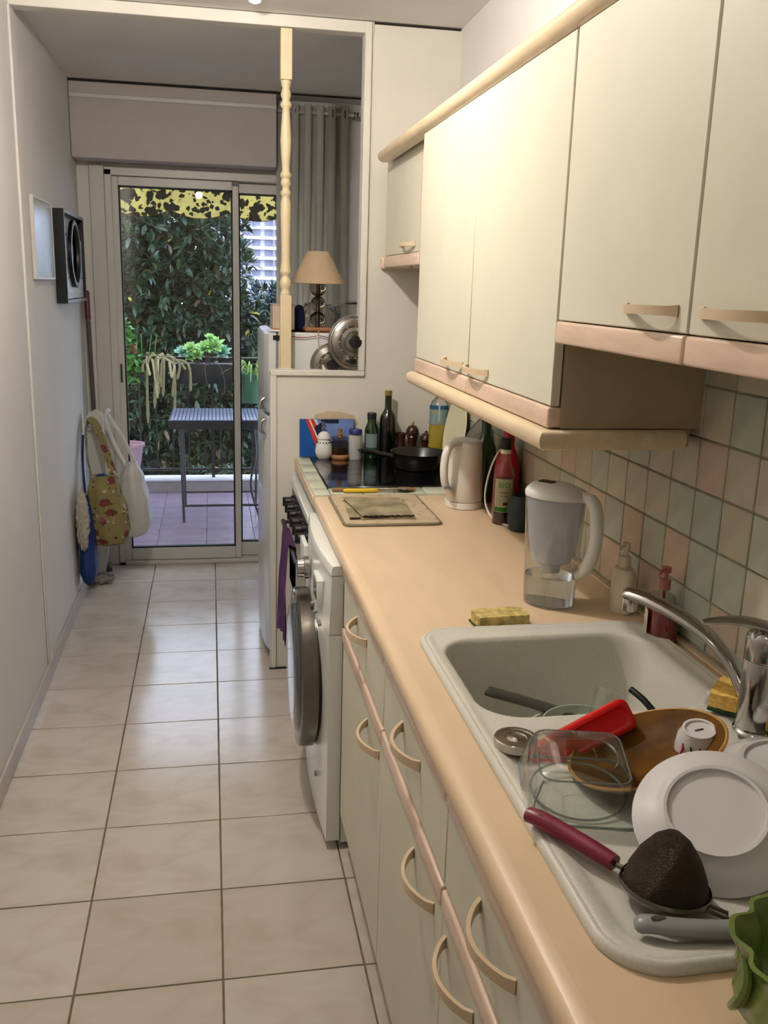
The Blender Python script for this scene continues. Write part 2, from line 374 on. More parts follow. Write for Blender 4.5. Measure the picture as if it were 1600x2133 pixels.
# sliding patio door
dr = thing('door_1', 'white aluminium sliding patio door with two glass leaves', None, (0.1, YD, 0), kind='structure')
del dr['label']; dr['label'] = 'white aluminium sliding patio door with two glass leaves'
b = BM(); box(b, DX0-.03, DX0+.006, YD-.03, YD+.10, 0, DZ1, .003, 1); box(b, DX0-.03, DX1, YD-.03, YD+.10, DZ1-.03, DZ1+.01, .003, 1); box(b, DX0-.03, DX1, YD-.03, YD+.10, 0, .022, .003, 1)
obj('door_frame', b, 'aluminium_white', dr)
def leaf(x0, x1, y, z0, z1, st, bot, top, nm):
    b = BM()
    box(b, x0, x0+st, y-.018, y+.018, z0, z1, .003, 1); box(b, x1-st, x1, y-.018, y+.018, z0, z1, .003, 1)
    box(b, x0+st, x1-st, y-.018, y+.018, z0, z0+bot, .003, 1); box(b, x0+st, x1-st, y-.018, y+.018, z1-top, z1, .003, 1)
    s = obj('sash', b, 'aluminium_white', dr)
    g = BM()
    a0, a1, c0, c1 = x0+st, x1-st, z0+bot, z1-top; t = .008
    box(g, a0, a0+t, y-.012, y+.012, c0, c1); box(g, a1-t, a1, y-.012, y+.012, c0, c1); box(g, a0, a1, y-.012, y+.012, c0, c0+t); box(g, a0, a1, y-.012, y+.012, c1-t, c1)
    obj('gasket', g, 'rubber', s)
    obj('pane', box(BM(), a0+t, a1-t, y-.003, y+.003, c0+t, c1-t), 'window_glass', s)
    return s
l1 = leaf(-.496, .152, YD+.005, .024, 2.088, .033, .070, .045, 'a')
l2 = leaf(.120, .735, YD+.055, .024, 2.088, .033, .080, .052, 'b')
obj('door_handle', box(BM(), -.487, -.475, YD-.020, YD-.012, 1.03, 1.13, .003, 1), 'dark_grey_plastic', l1)
obj('meeting_cap', box(BM(), .118, .150, YD-.02, YD+.03, 2.066, 2.086), 'black_plastic', l1)

# right wall tiles
TP = .1
tw = struct('wall_tiling', box(BM(), .922, XR, -1.95, YP-.001, .899, 1.51), 'grout_wall', label='pastel square wall tiles above the worktop')
names = ['tile_cream', 'tile_green', 'tile_beige', 'tile_cream', 'tile_sage', 'tile_cream', 'tile_beige', 'tile_green']
tproto = {}
def wall_tile(k, j, nm):
    loc = (.922, k*TP-.037+.05, .909+.05+j*TP)
    if nm not in tproto:
        o = obj('wall_tile', box(BM(), -.004, .0015, -.0485, .0485, -.0485, .0485, .002, 1), nm); o.parent = tw; o.location = loc; tproto[nm] = o
    else: inst('wall_tile', tproto[nm], loc, tw, rot=(0, rnd.uniform(-.006, .006), rnd.uniform(-.006, .006)))
peach = {(0, 1), (-2, 1), (-4, 0), (1, 0), (-1, 0), (-3, 3), (7, 1), (2, 1), (-7, 2), (4, 2)}
for j in range(0, 6):
    for k in range(-12, 18):
        if j >= 4 and k > -2: continue
        nm = names[rnd.randrange(8)]
        if (k, j) in peach: nm = 'tile_peach'
        wall_tile(k, j, nm)
struct('trim_6', box(BM(), .905, .922, -1.86, 1.09, ZW, ZW+.006, .002, 1), 'handle_cream', label='pale sealant bead where worktop meets tiles')

# ================================================================== KITCHEN UNITS
def bow_handle(parent, x, y0, y1, z, out=.034, h=.016, t=.006, m='handle_cream'):
    """strap handle bowing out towards -X"""
    b = BM(); L = y1-y0; pts = []
    for i in range(15):
        s = i/14; pts.append((x-out*math.sin(PI*s)**.75 if 0 < s < 1 else x, y0+L*s))
    rs = []
    for i, (px, py) in enumerate(pts):
        a = Vector(pts[min(i+1, 14)])-Vector(pts[max(i-1, 0)]); a.normalize(); n = Vector((-a.y, a.x))
        hh = h*(1.25 if i in (0, 14) else 1)/2
        rs.append([Vector((px+n.x*t/2, py+n.y*t/2, z-hh)), Vector((px+n.x*t/2, py+n.y*t/2, z+hh)), Vector((px-n.x*t/2, py-n.y*t/2, z+hh)), Vector((px-n.x*t/2, py-n.y*t/2, z-hh))])
    rings(b, rs); return obj('handle', b, m, parent, ang=30)
def rail(parent, x, y0, y1, z0, z1, m='pink_wood', th=.026, nm='rail'):
    b = box(BM(), x-.005, x+th, y0, y1, z0, z1, .005, 3); return obj(nm, b, m, parent)
G = .002
def base_unit(label, y0, y1, hy, side=None):
    t = thing('base_cabinet', label, 'cabinet', (.63, (y0+y1)/2, 0), group='cream base cabinets under the worktop')
    b = BM(); xx = .352
    box(b, xx, .915, y0+.001, y0+.018, .12, .856); box(b, xx, .915, y1-.018, y1-.001, .12, .856); box(b, xx, .915, y0+.018, y1-.018, .12, .138); box(b, .905, .915, y0+.018, y1-.018, .138, .856)
    obj('body', b, 'laminate', t)
    obj('plinth', box(BM(), .395, .410, y0, y1, 0, .12), 'laminate_side', t)
    d = obj('drawer', box(BM(), .333, .351, y0+G, y1-G, .690, .826, .002, 1), 'laminate', t)
    rail(d, .333, y0+G, y1-G, .827, .855, m='pink_wood')
    c = (y0+y1)/2; bow_handle(d, .333, c-.075, c+.075, .786)
    d2 = obj('door', box(BM(), .333, .351, y0+G, y1-G, .125, .646, .002, 1), 'laminate', t)
    rail(d2, .333, y0+G, y1-G, .647, .684, m='pink_wood')
    bow_handle(d2, .333, hy, hy+.155, .607)
    return t
base_unit('cream base cabinet next to the washing machine, drawer over door', -.140, .452, -.105)
base_unit('cream base cabinet under the sink bowl, drawer over door', -.658, -.140, -.605)
base_unit('cream base cabinet under the draining board, drawer over door', -1.16, -.658, -.835)
base_unit('cream base cabinet nearest the viewer at the bottom edge', -1.84, -1.16, -1.32)

# worktop with a cut-out for the bowl
b = BM(); hx0, hx1, hy0, hy1 = .412, .845, -.565, -.205; wy0, wy1 = -1.86, 1.088
box(b, .345, .921, hy1, wy1, .857, ZW); box(b, .345, .921, wy0, hy0, .857, ZW)
box(b, .345, hx0, hy0, hy1, .857, ZW); box(b, hx1, .921, hy0, hy1, .857, ZW)
wt = tag(obj('worktop', b, 'worktop', smooth=False), 'long peach-beige laminate worktop along the right side', 'worktop')
prof = [(.345, .857), (.326, .857), (.321, .862), (.319, .872), (.319, .882), (.322, .891), (.330, .896), (.345, .8972)]
b = BM(); rings(b, [[Vector((x, wy0, z)) for x, z in prof], [Vector((x, wy1, z)) for x, z in prof]])
obj('front_edge', b, 'worktop', wt)

# wall cabinets
XU = .615; ZT = 2.009
def wall_door(t, y0, y1, zb, hy0, hy1, hz, out=.03, rz=.039, nm='door'):
    d = obj(nm, box(BM(), XU, XU+.018, y0+G, y1-G, zb+rz+.002, ZT, .002, 1), 'laminate', t)
    rail(d, XU, y0+G, y1-G, zb, zb+rz)
    bow_handle(d, XU, hy0, hy1, hz, out=out, h=.013, t=.006)
    return d
def wbody(t, y0, y1, z0, z1, m='laminate'):
    b = BM(); x0 = XU+.0205
    box(b, x0, .920, y0+.0005, y0+.018, z0, z1); box(b, x0, .920, y1-.018, y1-.0005, z0, z1); box(b, x0, .920, y0+.018, y1-.018, z0, z0+.018); box(b, x0, .920, y0+.018, y1-.018, z1-.018, z1); box(b, .906, .920, y0+.018, y1-.018, z0+.018, z1-.018)
    return obj('body', b, m, t, smooth=False)
t = thing('wall_cabinet', 'tall two-door cream wall cabinet reaching lowest over the worktop', 'cabinet', (.77, .36, 1.325), group='cream wall cabinets')
wbody(t, -.226, .945, 1.325, ZT, 'laminate_side')
obj('side_panel', box(BM(), .6385, .9205, -.2285, -.2255, 1.325, ZT), 'laminate_side', t)
wall_door(t, .354, .945, 1.325, .40, .575, 1.389)
wall_door(t, -.225, .354, 1.325, .182, .357, 1.389)
XS = .655   # the hood cabinet sits further back
t = thing('wall_cabinet', 'small cream wall cabinet above the hob', 'cabinet', (.79, 1.41, 1.645), group='cream wall cabinets')
XU0 = XU; XU = XS; ZT = 2.030
wbody(t, 1.10, 1.74, 1.645, ZT); wall_door(t, 1.13, 1.735, 1.645, 1.195, 1.395, 1.713, out=.028, rz=.040)
XU = XU0; ZT = 2.009
obj('filler', box(BM(), .66, .918, .957, 1.099, 1.645, ZT), 'laminate', t)
obj('edge_strip', box(BM(), XS-.003, XS+.018, 1.112, 1.129, 1.645, ZT, .001, 1), 'pink_wood', t)
obj('bottom_trim', box(BM(), XS-.012, .90, 1.742, 1.772, 1.640, 1.684, .008, 2), 'pink_wood', t)
obj('switch_button', lathe(BM(), [(.006, 0), (.006, .008)], 10, c=(.675, 1.35, 1.637)), 'pink_wood', t)
t = thing('wall_cabinet', 'cream wall cabinet to the right of the tall one, above the sink', 'cabinet', (.77, -.46, 1.483), group='cream wall cabinets')
wbody(t, -.702, -.2295, 1.483, ZT); wall_door(t, -.702, -.2295, 1.483, -.672, -.512, 1.553)
t = thing('wall_cabinet', 'cream wall cabinet cut off by the right edge, over the tap', 'cabinet', (.77, -.95, 1.483), group='cream wall cabinets')
wbody(t, -1.18, -.703, 1.483, ZT); wall_door(t, -1.18, -.703, 1.483, -.905, -.735, 1.553)
# cornice and light rail
def bullnose(nm, pts, m):
    """sweep a rounded profile along an L path in XY; pts list of (x,y), outward profile to the left of travel"""
    prof = [(0.0, -.019), (.018, -.019), (.026, -.013), (.030, -.004), (.030, .006), (.026, .014), (.018, .019), (0, .019)]
    rs = []
    for i, (x, y) in enumerate(pts):
        P = Vector((x, y)); d0 = (P-Vector(pts[i-1])).normalized() if i else None; d1 = (Vector(pts[i+1])-P).normalized() if i < len(pts)-1 else None
        n0 = Vector((-d0.y, d0.x)) if d0 else None; n1 = Vector((-d1.y, d1.x)) if d1 else None
        if n0 is None: n = n1
        elif n1 is None: n = n0
        else: n = (n0+n1)/(1+n0.dot(n1))
        rs.append((P, n))
    return prof, rs
def sweep_profile(pts, zc, sc=1.0, ox=None):
    ox = ox or sc
    prof, rs = bullnose('', pts, ''); b = BM()
    rings(b, [[Vector((P.x+n.x*o*ox, P.y+n.y*o*ox, zc+z*sc)) for o, z in prof] for P, n in rs]); return b
o = obj('cornice_molding', sweep_profile([(.640, -1.5), (.640, 1.63)], 2.0305, 1.06, 1.4), 'cream_wood')
tag(o, 'rounded beech cornice running along the top of the wall cabinets', 'cornice'); 
# top boards behind the cornice so that it rests on the cabinets
obj('top_board', box(BM(), .6405, .90, -1.18, 1.63, 2.0315, 2.048), 'laminate_side', o)
o = obj('light_rail', sweep_profile([(.880, -.2255), (.615, -.2255), (.615, .950)][::1], 1.305, .95), 'cream_wood')
tag(o, 'rounded beech rail under the tall wall cabinet', 'molding')
obj('rail_board', box(BM(), .6155, .90, -.225, .945, 1.29, 1.3235), 'laminate_side', o)

# ---------------------------------------------------------------- washing machine
t = thing('washing_machine', 'white front-loading washing machine between cooker and cabinets', 'washing machine', (.60, .76, 0))
y0, y1 = .466, 1.060
def bow(y, d): s = (y-y0)/(y1-y0)*2-1; return .296-d*(1-s*s)*.75
b = BM(); rs = []
for z, d in ((.02, .018), (.60, .030), (.79, .030)):
    pass
# cabinet box
obj('body', box(BM(), .335, .90, y0+.002, y1-.002, .018, .846, .004, 1), 'white_enamel', t)
def front(z0, z1, d0, d1, x_back, nm, m, off0=0, off1=0):
    b = BM(); n = 14; rs = []
    for (z, d, off) in ((z0, d0, off0), (z1, d1, off1)):
        r = []
        for i in range(n+1):
            y = y0+(y1-y0)*i/n; r.append(Vector((bow(y, d)+off, y, z)))
        r += [Vector((x_back, y1, z)), Vector((x_back, y0, z))]
        rs.append(r)
    rings(b, rs); return obj(nm, b, m, t, ang=30)
front(.03, .655, .016, .028, .334, 'front_panel', 'white_enamel')
front(.657, .822, .028, .026, .334, 'control_panel', 'wm_panel', 0, .006)
b = BM(); n = 14; rs = []
for z, off in ((.824, .004), (.843, .006), (.8485, .009), (.850, .014)):
    rs.append([Vector((bow(y0+(y1-y0)*i/n, .026)+off, y0+(y1-y0)*i/n, z)) for i in range(n+1)]+[Vector((.345, y1, z)), Vector((.345, y0, z))])
rings(b, rs); obj('top_lid', b, 'white_enamel', t, ang=30)
# porthole door
cy, cz, R = .765, .445, .240
def xdisc(prof, seg=48, c=(0, 0, 0)):
    b = BM(); rs = []
    for r, x in prof: rs.append([Vector((c[0]+x, c[1]+r*math.cos(2*PI*i/seg), c[2]+r*math.sin(2*PI*i/seg))) for i in range(seg)])
    return rings(b, rs)
dn = obj('door', xdisc([(R*.95, .0), (R*.95, -.020), (R, -.022), (R, -.060), (R*.985, -.063), (R*.84, -.064)], c=(.296, cy, cz)), 'dark_steel', t)
obj('door_glass', xdisc([(R*.84, -.0645), (R*.80, -.074), (R*.6, -.080), (.01, -.082)], c=(.296, cy, cz)), 'smoked_door', dn)
obj('door_seal', xdisc([(R*.96, .004), (R*.96, -.012), (R*.9, -.014)], c=(.292, cy, cz)), 'rubber', dn)
obj('door_grip', box(BM(), .226, .240, cy-.035, cy+.035, .655, .684, .004, 2), 'chrome', dn)
kn = obj('dial', xdisc([(.034, 0), (.034, -.014), (.030, -.016), (.028, -.034), (.022, -.036)], 28, c=(.272, .78, .752)), 'chrome', t)
obj('display', box(BM(), .2708, .280, .558, .638, .725, .775, .0005, 1), 'lcd', t)
obj('display_bezel', box(BM(), .2715, .290, .545, .650, .715, .785, .002, 2), 'white_plastic', t)
obj('detergent_drawer', box(BM(), .270, .285, .90, 1.03, .70, .785, .004, 2), 'white_plastic', t)
for yy in (.50, .52, .60, .67): obj('button', box(BM(), .268, .279, yy-.006, yy+.006, .672, .682, .002, 1), 'grey_plastic', t)
obj('drain_plug', xdisc([(.008, 0), (.008, -.006), (.005, -.008)], 16, c=(.283, .60, .17)), 'grey_plastic', t)
for sx in (.37, .86):
    for sy in (.51, 1.01): obj('foot', lathe(BM(), [(.018, 0), (.018, .018)], 12, c=(sx, sy, 0)), 'rubber', t)
obj('side_seam', box(BM(), .333, .3352, y0-.0003, y0+.002, .02, .80), 'seal_grey', t)

# ---------------------------------------------------------------- cooker with tiled surround
t = thing('cooker', 'built-in cooker with black glass hob and tile-edged top', 'cooker', (.62, 1.43, 0))
cy0, cy1 = 1.092, 1.768
b = BM(); box(b, .345, .918, cy0, cy1, .0, .858); obj('body', b, 'laminate', t, smooth=False)
obj('hob_base', box(BM(), .325, .918, cy0, cy1, .859, .893), 'grout_wall', t)
k = 0
for i in range(4):   # border tiles along the left
    yy0 = 1.195+i*.144; obj('border_tile', box(BM(), .323, .376, yy0+.0015, min(yy0+.1425, cy1), .880, .903, .003, 2), ('border_pale', 'border_pale2')[i % 2], t)
obj('corner_tile', box(BM(), .323, .376, cy0+.001, 1.194, .880, .903, .003, 2), 'border_pale', t)
for i in range(5):   # front border
    xx = .3775+i*.1085; obj('border_tile', box(BM(), xx+.0012, min(xx+.1073, .918), cy0+.001, 1.190, .880, .903, .003, 2), ('border_pale2', 'border_pale')[i % 2], t)
obj('wood_nosing', box(BM(), .316, .3235, cy0, cy1, .862, .898, .003, 1), 'cream_wood', t)
hg = obj('hob_glass', box(BM(), .3775, .905, 1.192, 1.752, .893, .9075, .003, 1), 'black_glass', t)
for (hx, hy, hr) in ((.50, 1.32, .075), (.50, 1.58, .09), (.76, 1.32, .09), (.76, 1.58, .075)):
    b = BM(); seg = 40
    rings(b, [[Vector((hx+r*math.cos(2*PI*i/seg), hy+r*math.sin(2*PI*i/seg), .9077)) for i in range(seg)] for r in (hr, hr-.002)], False, False); obj('heating_ring', b, 'ring_dark', hg)
obj('vent_trim', box(BM(), .300, .344, 1.10, 1.74, .800, .832, .004, 1), 'white_enamel', t)
obj('control_panel', box(BM(), .306, .344, 1.10, 1.74, .690, .799, .002, 1), 'black_plastic', t)
for i in range(6):
    yk = 1.13+i*.108
    b = xdisc([(.024, 0), (.024, -.010), (.019, -.012), (.018, -.034), (.015, -.037)], 20, c=(.306, yk, .745))
    box(b, .262, .296, yk-.004, yk+.004, .727, .763, .002, 1); obj('knob', b, 'black_plastic', t)
od = obj('oven_door', box(BM(), .312, .344, 1.10, 1.74, .14, .684, .003, 1), 'black_glass', t)
b = BM(); tube(b, [(.312, 1.14, .655), (.268, 1.14, .655)], .007); tube(b, [(.312, 1.70, .655), (.268, 1.70, .655)], .007); tube(b, [(.268, 1.12, .655), (.268, 1.72, .655)], .009)
obj('door_handle', b, 'black_metal', od)
obj('kick_drawer', box(BM(), .325, .344, 1.10, 1.74, .02, .13, .003, 1), 'white_enamel', t)

# purple cloth hanging over the oven handle
b = BM(); nu, nv = 22, 16; rs = []
vsl = []
for j in range(nv+1):
    row = []
    for i in range(nu+1):
        u, v = i/nu, j/nv; y = 1.30+u*.26+.03*v*(u-.5)
        s = v*.62
        if s < .20: x, z = .281, .47+s+.0   # back part behind the handle
        elif s < .24: a = (s-.20)/.04*PI; x, z = .268+.014*math.cos(a), .670+.012*math.sin(a)
        else: x, z = .253, .670-(s-.24)*1.0
        fold = .010*math.sin(u*14+v*2)+.006*math.sin(u*31)
        if s >= .24: x -= abs(fold)*min(1, (s-.24)*6)+.02*(s-.24)*u
        z += .02*math.sin(u*5)*(1 if s > .4 else 0)
        row.append(b.verts.new((x, y, z)))
    vsl.append(row)
for j in range(nv):
    for i in range(nu): b.faces.new((vsl[j][i], vsl[j][i+1], vsl[j+1][i+1], vsl[j+1][i]))
bmesh.ops.solidify(b, geom=b.faces[:], thickness=.003)
recenter(tag(obj('kitchen_towel', b, 'purple_cloth'), 'purple cloth hanging from the oven door handle', 'towel'))

# ---------------------------------------------------------------- sink
sx0, sx1, sy0, sy1 = .386, .886, -1.118, -.152
t = thing('kitchen_sink', 'pale speckled composite sink with bowl and draining board', 'sink', (.636, -.635, ZW))
def sd_rr(x, y, x0, x1, y0_, y1_, r):
    cx, cy_ = (x0+x1)/2, (y0_+y1_)/2; qx = abs(x-cx)-(x1-x0)/2+r; qy = abs(y-cy_)-(y1_-y0_)/2+r
    return math.hypot(max(qx, 0), max(qy, 0))+min(max(qx, qy), 0)-r
def sstep(a, b_, v): v = max(0, min(1, (v-a)/(b_-a))); return v*v*(3-2*v)
def sink_z(x, y):
    z = .9075
    e = sd_rr(x, y, sx0+.004, sx1-.004, sy0+.004, sy1-.004, .065)
    z += .0035*math.exp(-((e+.012)/.008)**2)
    d = sd_rr(x, y, .412, .862, -1.088, -.596, .05); z -= .0065*sstep(0, .018, -d)+.004*sstep(.05, .25, -d)
    bsn = sd_rr(x, y, .420, .838, -.552, -.212, .075); z -= .004*sstep(-.002, .01, -bsn+.004)
    z -= .165*sstep(.0, .034, -bsn)+.008*sstep(.03, .15, -bsn)
    return z
b = BM(); nx, ny = 110, 210; g = []
for j in range(ny+1):
    row = []
    for i in range(nx+1):
        x = sx0+.010+(sx1-sx0-.020)*i/nx; y = sy0+.010+(sy1-sy0-.020)*j/ny
        e = sd_rr(x, y, sx0+.010, sx1-.010, sy0+.010, sy1-.010, .06)
        if e > 0:   # clamp to rounded corner
            cx = min(max(x, sx0+.07), sx1-.07); cy_ = min(max(y, sy0+.07), sy1-.07); v = Vector((x-cx, y-cy_)); v = v.normalized()*.06; x, y = cx+v.x, cy_+v.y
        row.append(b.verts.new((x, y, sink_z(x, y))))
    g.append(row)
for j in range(ny):
    for i in range(nx):
        b.faces.new((g[j][i], g[j][i+1], g[j+1][i+1], g[j+1][i]))
bmesh.ops.remove_doubles(b, verts=b.verts, dist=2e-4)
sb_ = obj('basin_deck', b, 'granite', t, ang=80)
b = BM(); n = 10
rings(b, [rrect(sx0+o, sx1-o, sy0+o, sy1-o, .07-o, z, n) for o, z in ((0.001, ZW+.0003), (0, .901), (.001, .906), (.005, .9105), (.010, .9108), (.0115, .9095), (.0125, .9075))], False, False)
obj('rim', b, 'granite', t, ang=80)
# drain
o = obj('drain', lathe(BM(), [(.042, .7375), (.042, .7395), (.036, .7405), (.012, .738)], 28, c=(.63, -.40, 0)), 'steel', t)

# ---------------------------------------------------------------- mixer tap
fx, fy = .828, -.655
t = thing('mixer_tap', 'chrome single-lever kitchen mixer tap behind the sink', 'tap', (fx, fy, .9075))
obj('column', lathe(BM(), [(.036, .9125), (.036, .916), (.033, .919), (.032, .922), (.032, .924), (.032, 1.032), (.0315, 1.0335)], 32, c=(fx, fy, 0)), 'chrome', t)
obj('cap', lathe(BM(), [(.0315, 1.0345), (.032, 1.0355), (.032, 1.037), (.032, 1.067), (.0315, 1.070), (.028, 1.078), (.021, 1.083), (.012, 1.085)], 32, c=(fx, fy, 0)), 'chrome', t)
pts = smooth_path([(.832, -.640, .938), (.823, -.618, .968), (.812, -.590, 1.002), (.793, -.555, 1.030), (.765, -.506, 1.050), (.735, -.452, 1.061), (.710, -.407, 1.062)], 5)
rad = [.020-.003*math.sin(PI*i/(len(pts)-1)) for i in range(len(pts))]; rad[-1] = .014
obj('spout', tube(BM(), pts, rad, 18, flat=.55), 'chrome', t)
obj('nozzle', lathe(BM(), [(.0135, -.030), (.0148, -.026), (.0148, .0)], 20, c=(.715, -.416, 1.062)), 'chrome', t)
b = BM(); pts = smooth_path([(.845, -.672, 1.072), (.825, -.662, 1.087), (.79, -.648, 1.094), (.755, -.640, 1.094), (.727, -.634, 1.090)], 5)
n = len(pts); tube(b, pts, [.017]*(n//2)+[.016-.009*(i/(n-n//2)) for i in range(n-n//2)], 14, flat=.42)
obj('lever', b, 'chrome', t)

# ================================================================== THINGS ON THE WORKTOP AND HOB
def cyl_label(parent, r, z0, z1, a0, a1, m, c, name='label', seg=16, sx=1, sy=1):
    b = BM(); rs = []
    for z in (z0, z1): rs.append([Vector((c[0]+r*sx*math.cos(a0+(a1-a0)*i/seg), c[1]+r*sy*math.sin(a0+(a1-a0)*i/seg), z)) for i in range(seg+1)])
    rings(b, rs, False, False, closed=False); bmesh.ops.solidify(b, geom=b.faces[:], thickness=.0003)
    return obj(name, b, m, parent)
def bent_text(s, size, m, parent, c, r, ang, z, name='lettering', out=.0006):
    """flat text placed on a bottle label facing direction ang"""
    d = Vector((math.cos(ang), math.sin(ang), 0)); x = Vector((-d.y, d.x, 0))
    o = text(s, size, m, parent, frame_mtx((c[0]+d.x*(r+out), c[1]+d.y*(r+out), z), x, (0, 0, 1)), name, .0001)
    for v in o.data.vertices:   # wrap round the cylinder
        p = v.co-Vector((c[0], c[1], 0)); t_ = p.dot(x); a = ang+t_/r; rr = p.dot(d)
        v.co = Vector((c[0]+rr*math.cos(a), c[1]+rr*math.sin(a), v.co.z))
    o.data.transform(WM[parent.name].inverted()); return o

# cutting board, cloth, spoons
t = thing('cutting_board', 'beige printed cutting board with a folded cloth on it', 'cutting board', (.51, .885, ZW))
obj('board', rings(BM(), [rrect(.364+o, .660-o, .690+o, 1.082-o, .025, z) for o, z in ((.002, ZW), (0, ZW+.002), (0, ZW+.006), (.002, ZW+.008))]), 'board_edge', t)
obj('top_print', rings(BM(), [rrect(.371, .653, .697, 1.075, .02, z) for z in (ZW+.0081, ZW+.0085)]), 'board_print', t)
t = thing('dish_cloth', 'worn beige cloth folded in two with dark frayed edges', 'cloth', (.49, .87, ZW+.0087))
def cloth_layer(z0, quad, nx=26, ny=30, seed=1, wav=.0018, th=.0035):
    b = BM(); g = []
    for j in range(ny+1):
        row = []
        for i in range(nx+1):
            u, v = i/nx, j/ny
            p = Vector(quad[0])*(1-u)*(1-v)+Vector(quad[1])*u*(1-v)+Vector(quad[2])*u*v+Vector(quad[3])*(1-u)*v
            e = .003*noise.noise(Vector((p.x*120, p.y*120, seed)))
            z = z0+wav*(1+noise.noise(Vector((p.x*22, p.y*22, seed*5))))
            if v == 0: p.y += e*1.3
            if u == 1 or u == 0: p.x += e
            row.append(b.verts.new((p.x, p.y, z)))
        g.append(row)
    for j in range(ny):
        for i in range(nx): b.faces.new((g[j][i], g[j][i+1], g[j+1][i+1], g[j+1][i]))
    bmesh.ops.solidify(b, geom=b.faces[:], thickness=-th); return b
z0 = ZW+.0087
obj('lower_layer', cloth_layer(z0, [(.388, .742, 0), (.588, .738, 0), (.600, .99, 0), (.405, 1.00, 0)], seed=1), 'cloth_beige', t)
obj('upper_layer', cloth_layer(z0+.0075, [(.425, .752, 0), (.580, .758, 0), (.585, .985, 0), (.402, 1.005, 0)], seed=3), 'cloth_beige', t)
b = BM(); tube(b, [(.432+.15*i/30, .749+.0035*math.sin(i*1.9), z0+.0075+.001*math.sin(i*1.3)) for i in range(31)], .0028, 6)
tube(b, [(.390+.03*i/8, .745+.002*math.sin(i*2), z0+.004) for i in range(9)], .0025, 6); obj('frayed_edge', b, 'cloth_edge', t)
t = thing('kitchen_knife', 'small knife with a yellow handle lying along the back of the board', 'knife', (.48, 1.118, .905))
b = BM(); tube(b, [(.420, 1.108, .9115), (.430, 1.108, .9115), (.530, 1.106, .9115), (.536, 1.106, .9115)], [.005, .0075, .007, .005], 10); obj('handle', b, 'yellow_plastic', t)
obj('blade', box(BM(), .536, .64, 1.101, 1.110, .9095, .9108), 'steel', t)
t = thing('wooden_spoon', 'brown wooden spoon lying behind the yellow-handled knife', 'spoon', (.52, 1.13, .905))
b = BM(); tube(b, [(.385, 1.128, .911), (.41, 1.128, .911), (.55, 1.128, .9095), (.60, 1.130, .909)], [.006, .0065, .004, .006], 8); obj('handle', b, 'spoon_wood', t)
b = BM(); lathe(b, [(.004, .0), (.022, .002), (.027, .007), (.024, .007), (.006, .003)], 24, sx=1.35, c=(.635, 1.132, .9045)); obj('bowl', b, 'spoon_wood', t)
t = thing('steel_spoon', 'steel teaspoon lying across the wooden spoon bowl', 'spoon', (.58, 1.12, .911))
b = BM(); tube(b, [(.545, 1.130, .9125), (.585, 1.120, .9130), (.61, 1.114, .9132)], [.0035, .002, .003], 8); obj('handle', b, 'steel', t)
b = BM(); lathe(b, [(.002, .0), (.012, .001), (.015, .004), (.013, .004), (.002, .002)], 20, sx=1.4, c=(.626, 1.112, .9112)); obj('bowl', b, 'steel', t)

# back row on the hob
hz = .9077
t = thing('salt_shaker', 'white ceramic shaker with a round dome top and dark dotted band', 'shaker', (.427, 1.715, hz))
c = (.427, 1.715, hz)
obj('body', lathe(BM(), [(.022, 0), (.031, .010), (.035, .030), (.031, .055), (.024, .072), (.0225, .077)], 32, c=c), 'porcelain', t)
obj('dome', lathe(BM(), [(.024, .0775), (.0265, .080), (.026, .086), (.022, .097), (.014, .105), (.004, .108)], 32, c=c), 'porcelain', t)
for i in range(14):
    a = 2*PI*i/14; obj('dot', lathe(BM(), [(.0025, -.002), (.0025, .002)], 6, c=(c[0]+.0275*math.cos(a), c[1]+.0275*math.sin(a), hz+.066)), 'print_dark', t)
t = thing('spice_jar', 'squat glass spice jar with cork stopper on a wooden base', 'jar', (.490, 1.712, hz))
c = (.490, 1.712, hz)
obj('wood_base', lathe(BM(), [(.034, 0), (.037, .004), (.037, .012), (.034, .018)], 28, c=c), 'light_wood', t)
obj('glass_body', lathe(BM(), [(.031, .0185), (.031, .075), (.034, .080), (.034, .084)], 28, c=c), 'smoke_glass', t)
obj('spice', lathe(BM(), [(.029, .0187), (.029, .045)], 24, c=c), 'spice', t)
obj('cork', lathe(BM(), [(.010, .084), (.011, .100), (.007, .104), (.009, .112), (.007, .119)], 18, c=c), 'cork', t)
t = thing('salt_bottle', 'clear tub of white table salt with a navy blue cap', 'bottle', (.550, 1.700, hz))
c = (.550, 1.700, hz)
obj('body', lathe(BM(), [(.023, 0), (.0245, .003), (.027, .090), (.026, .096)], 28, c=c), 'salt_white', t)
obj('shell', lathe(BM(), [(.0245, 0), (.0255, .003), (.028, .092), (.024, .102)], 28, c=c), 'clear_plastic', t)
obj('cap', lathe(BM(), [(.0265, .1022), (.0265, .113), (.023, .119)], 28, c=c), 'navy_cap', t)
t = thing('green_oil_bottle', 'small dark green square bottle with a black cap beside the tall one', 'bottle', (.618, 1.725, hz))
c = (.618, 1.725, hz)
obj('body', lathe(BM(), [(.024, 0), (.027, .004), (.027, .115), (.022, .130), (.0165, .142), (.0165, .158)], 32, c=c, wav=lambda u, z: .06*abs(math.cos(2*PI*u*2))-.03), 'bottle_green', t)
obj('cap', lathe(BM(), [(.0185, .158), (.0185, .178), (.017, .181)], 24, c=c), 'black_plastic', t)
cyl_label(t, .0285, hz+.040, hz+.100, PI*1.15, PI*1.75, 'label_pale', c); cyl_label(t, .0287, hz+.030, hz+.045, PI*1.15, PI*1.75, 'label_green', c)
t = thing('dark_oil_bottle', 'tall slim dark bottle with a gold cap against the partition', 'bottle', (.682, 1.722, hz))
c = (.682, 1.722, hz)
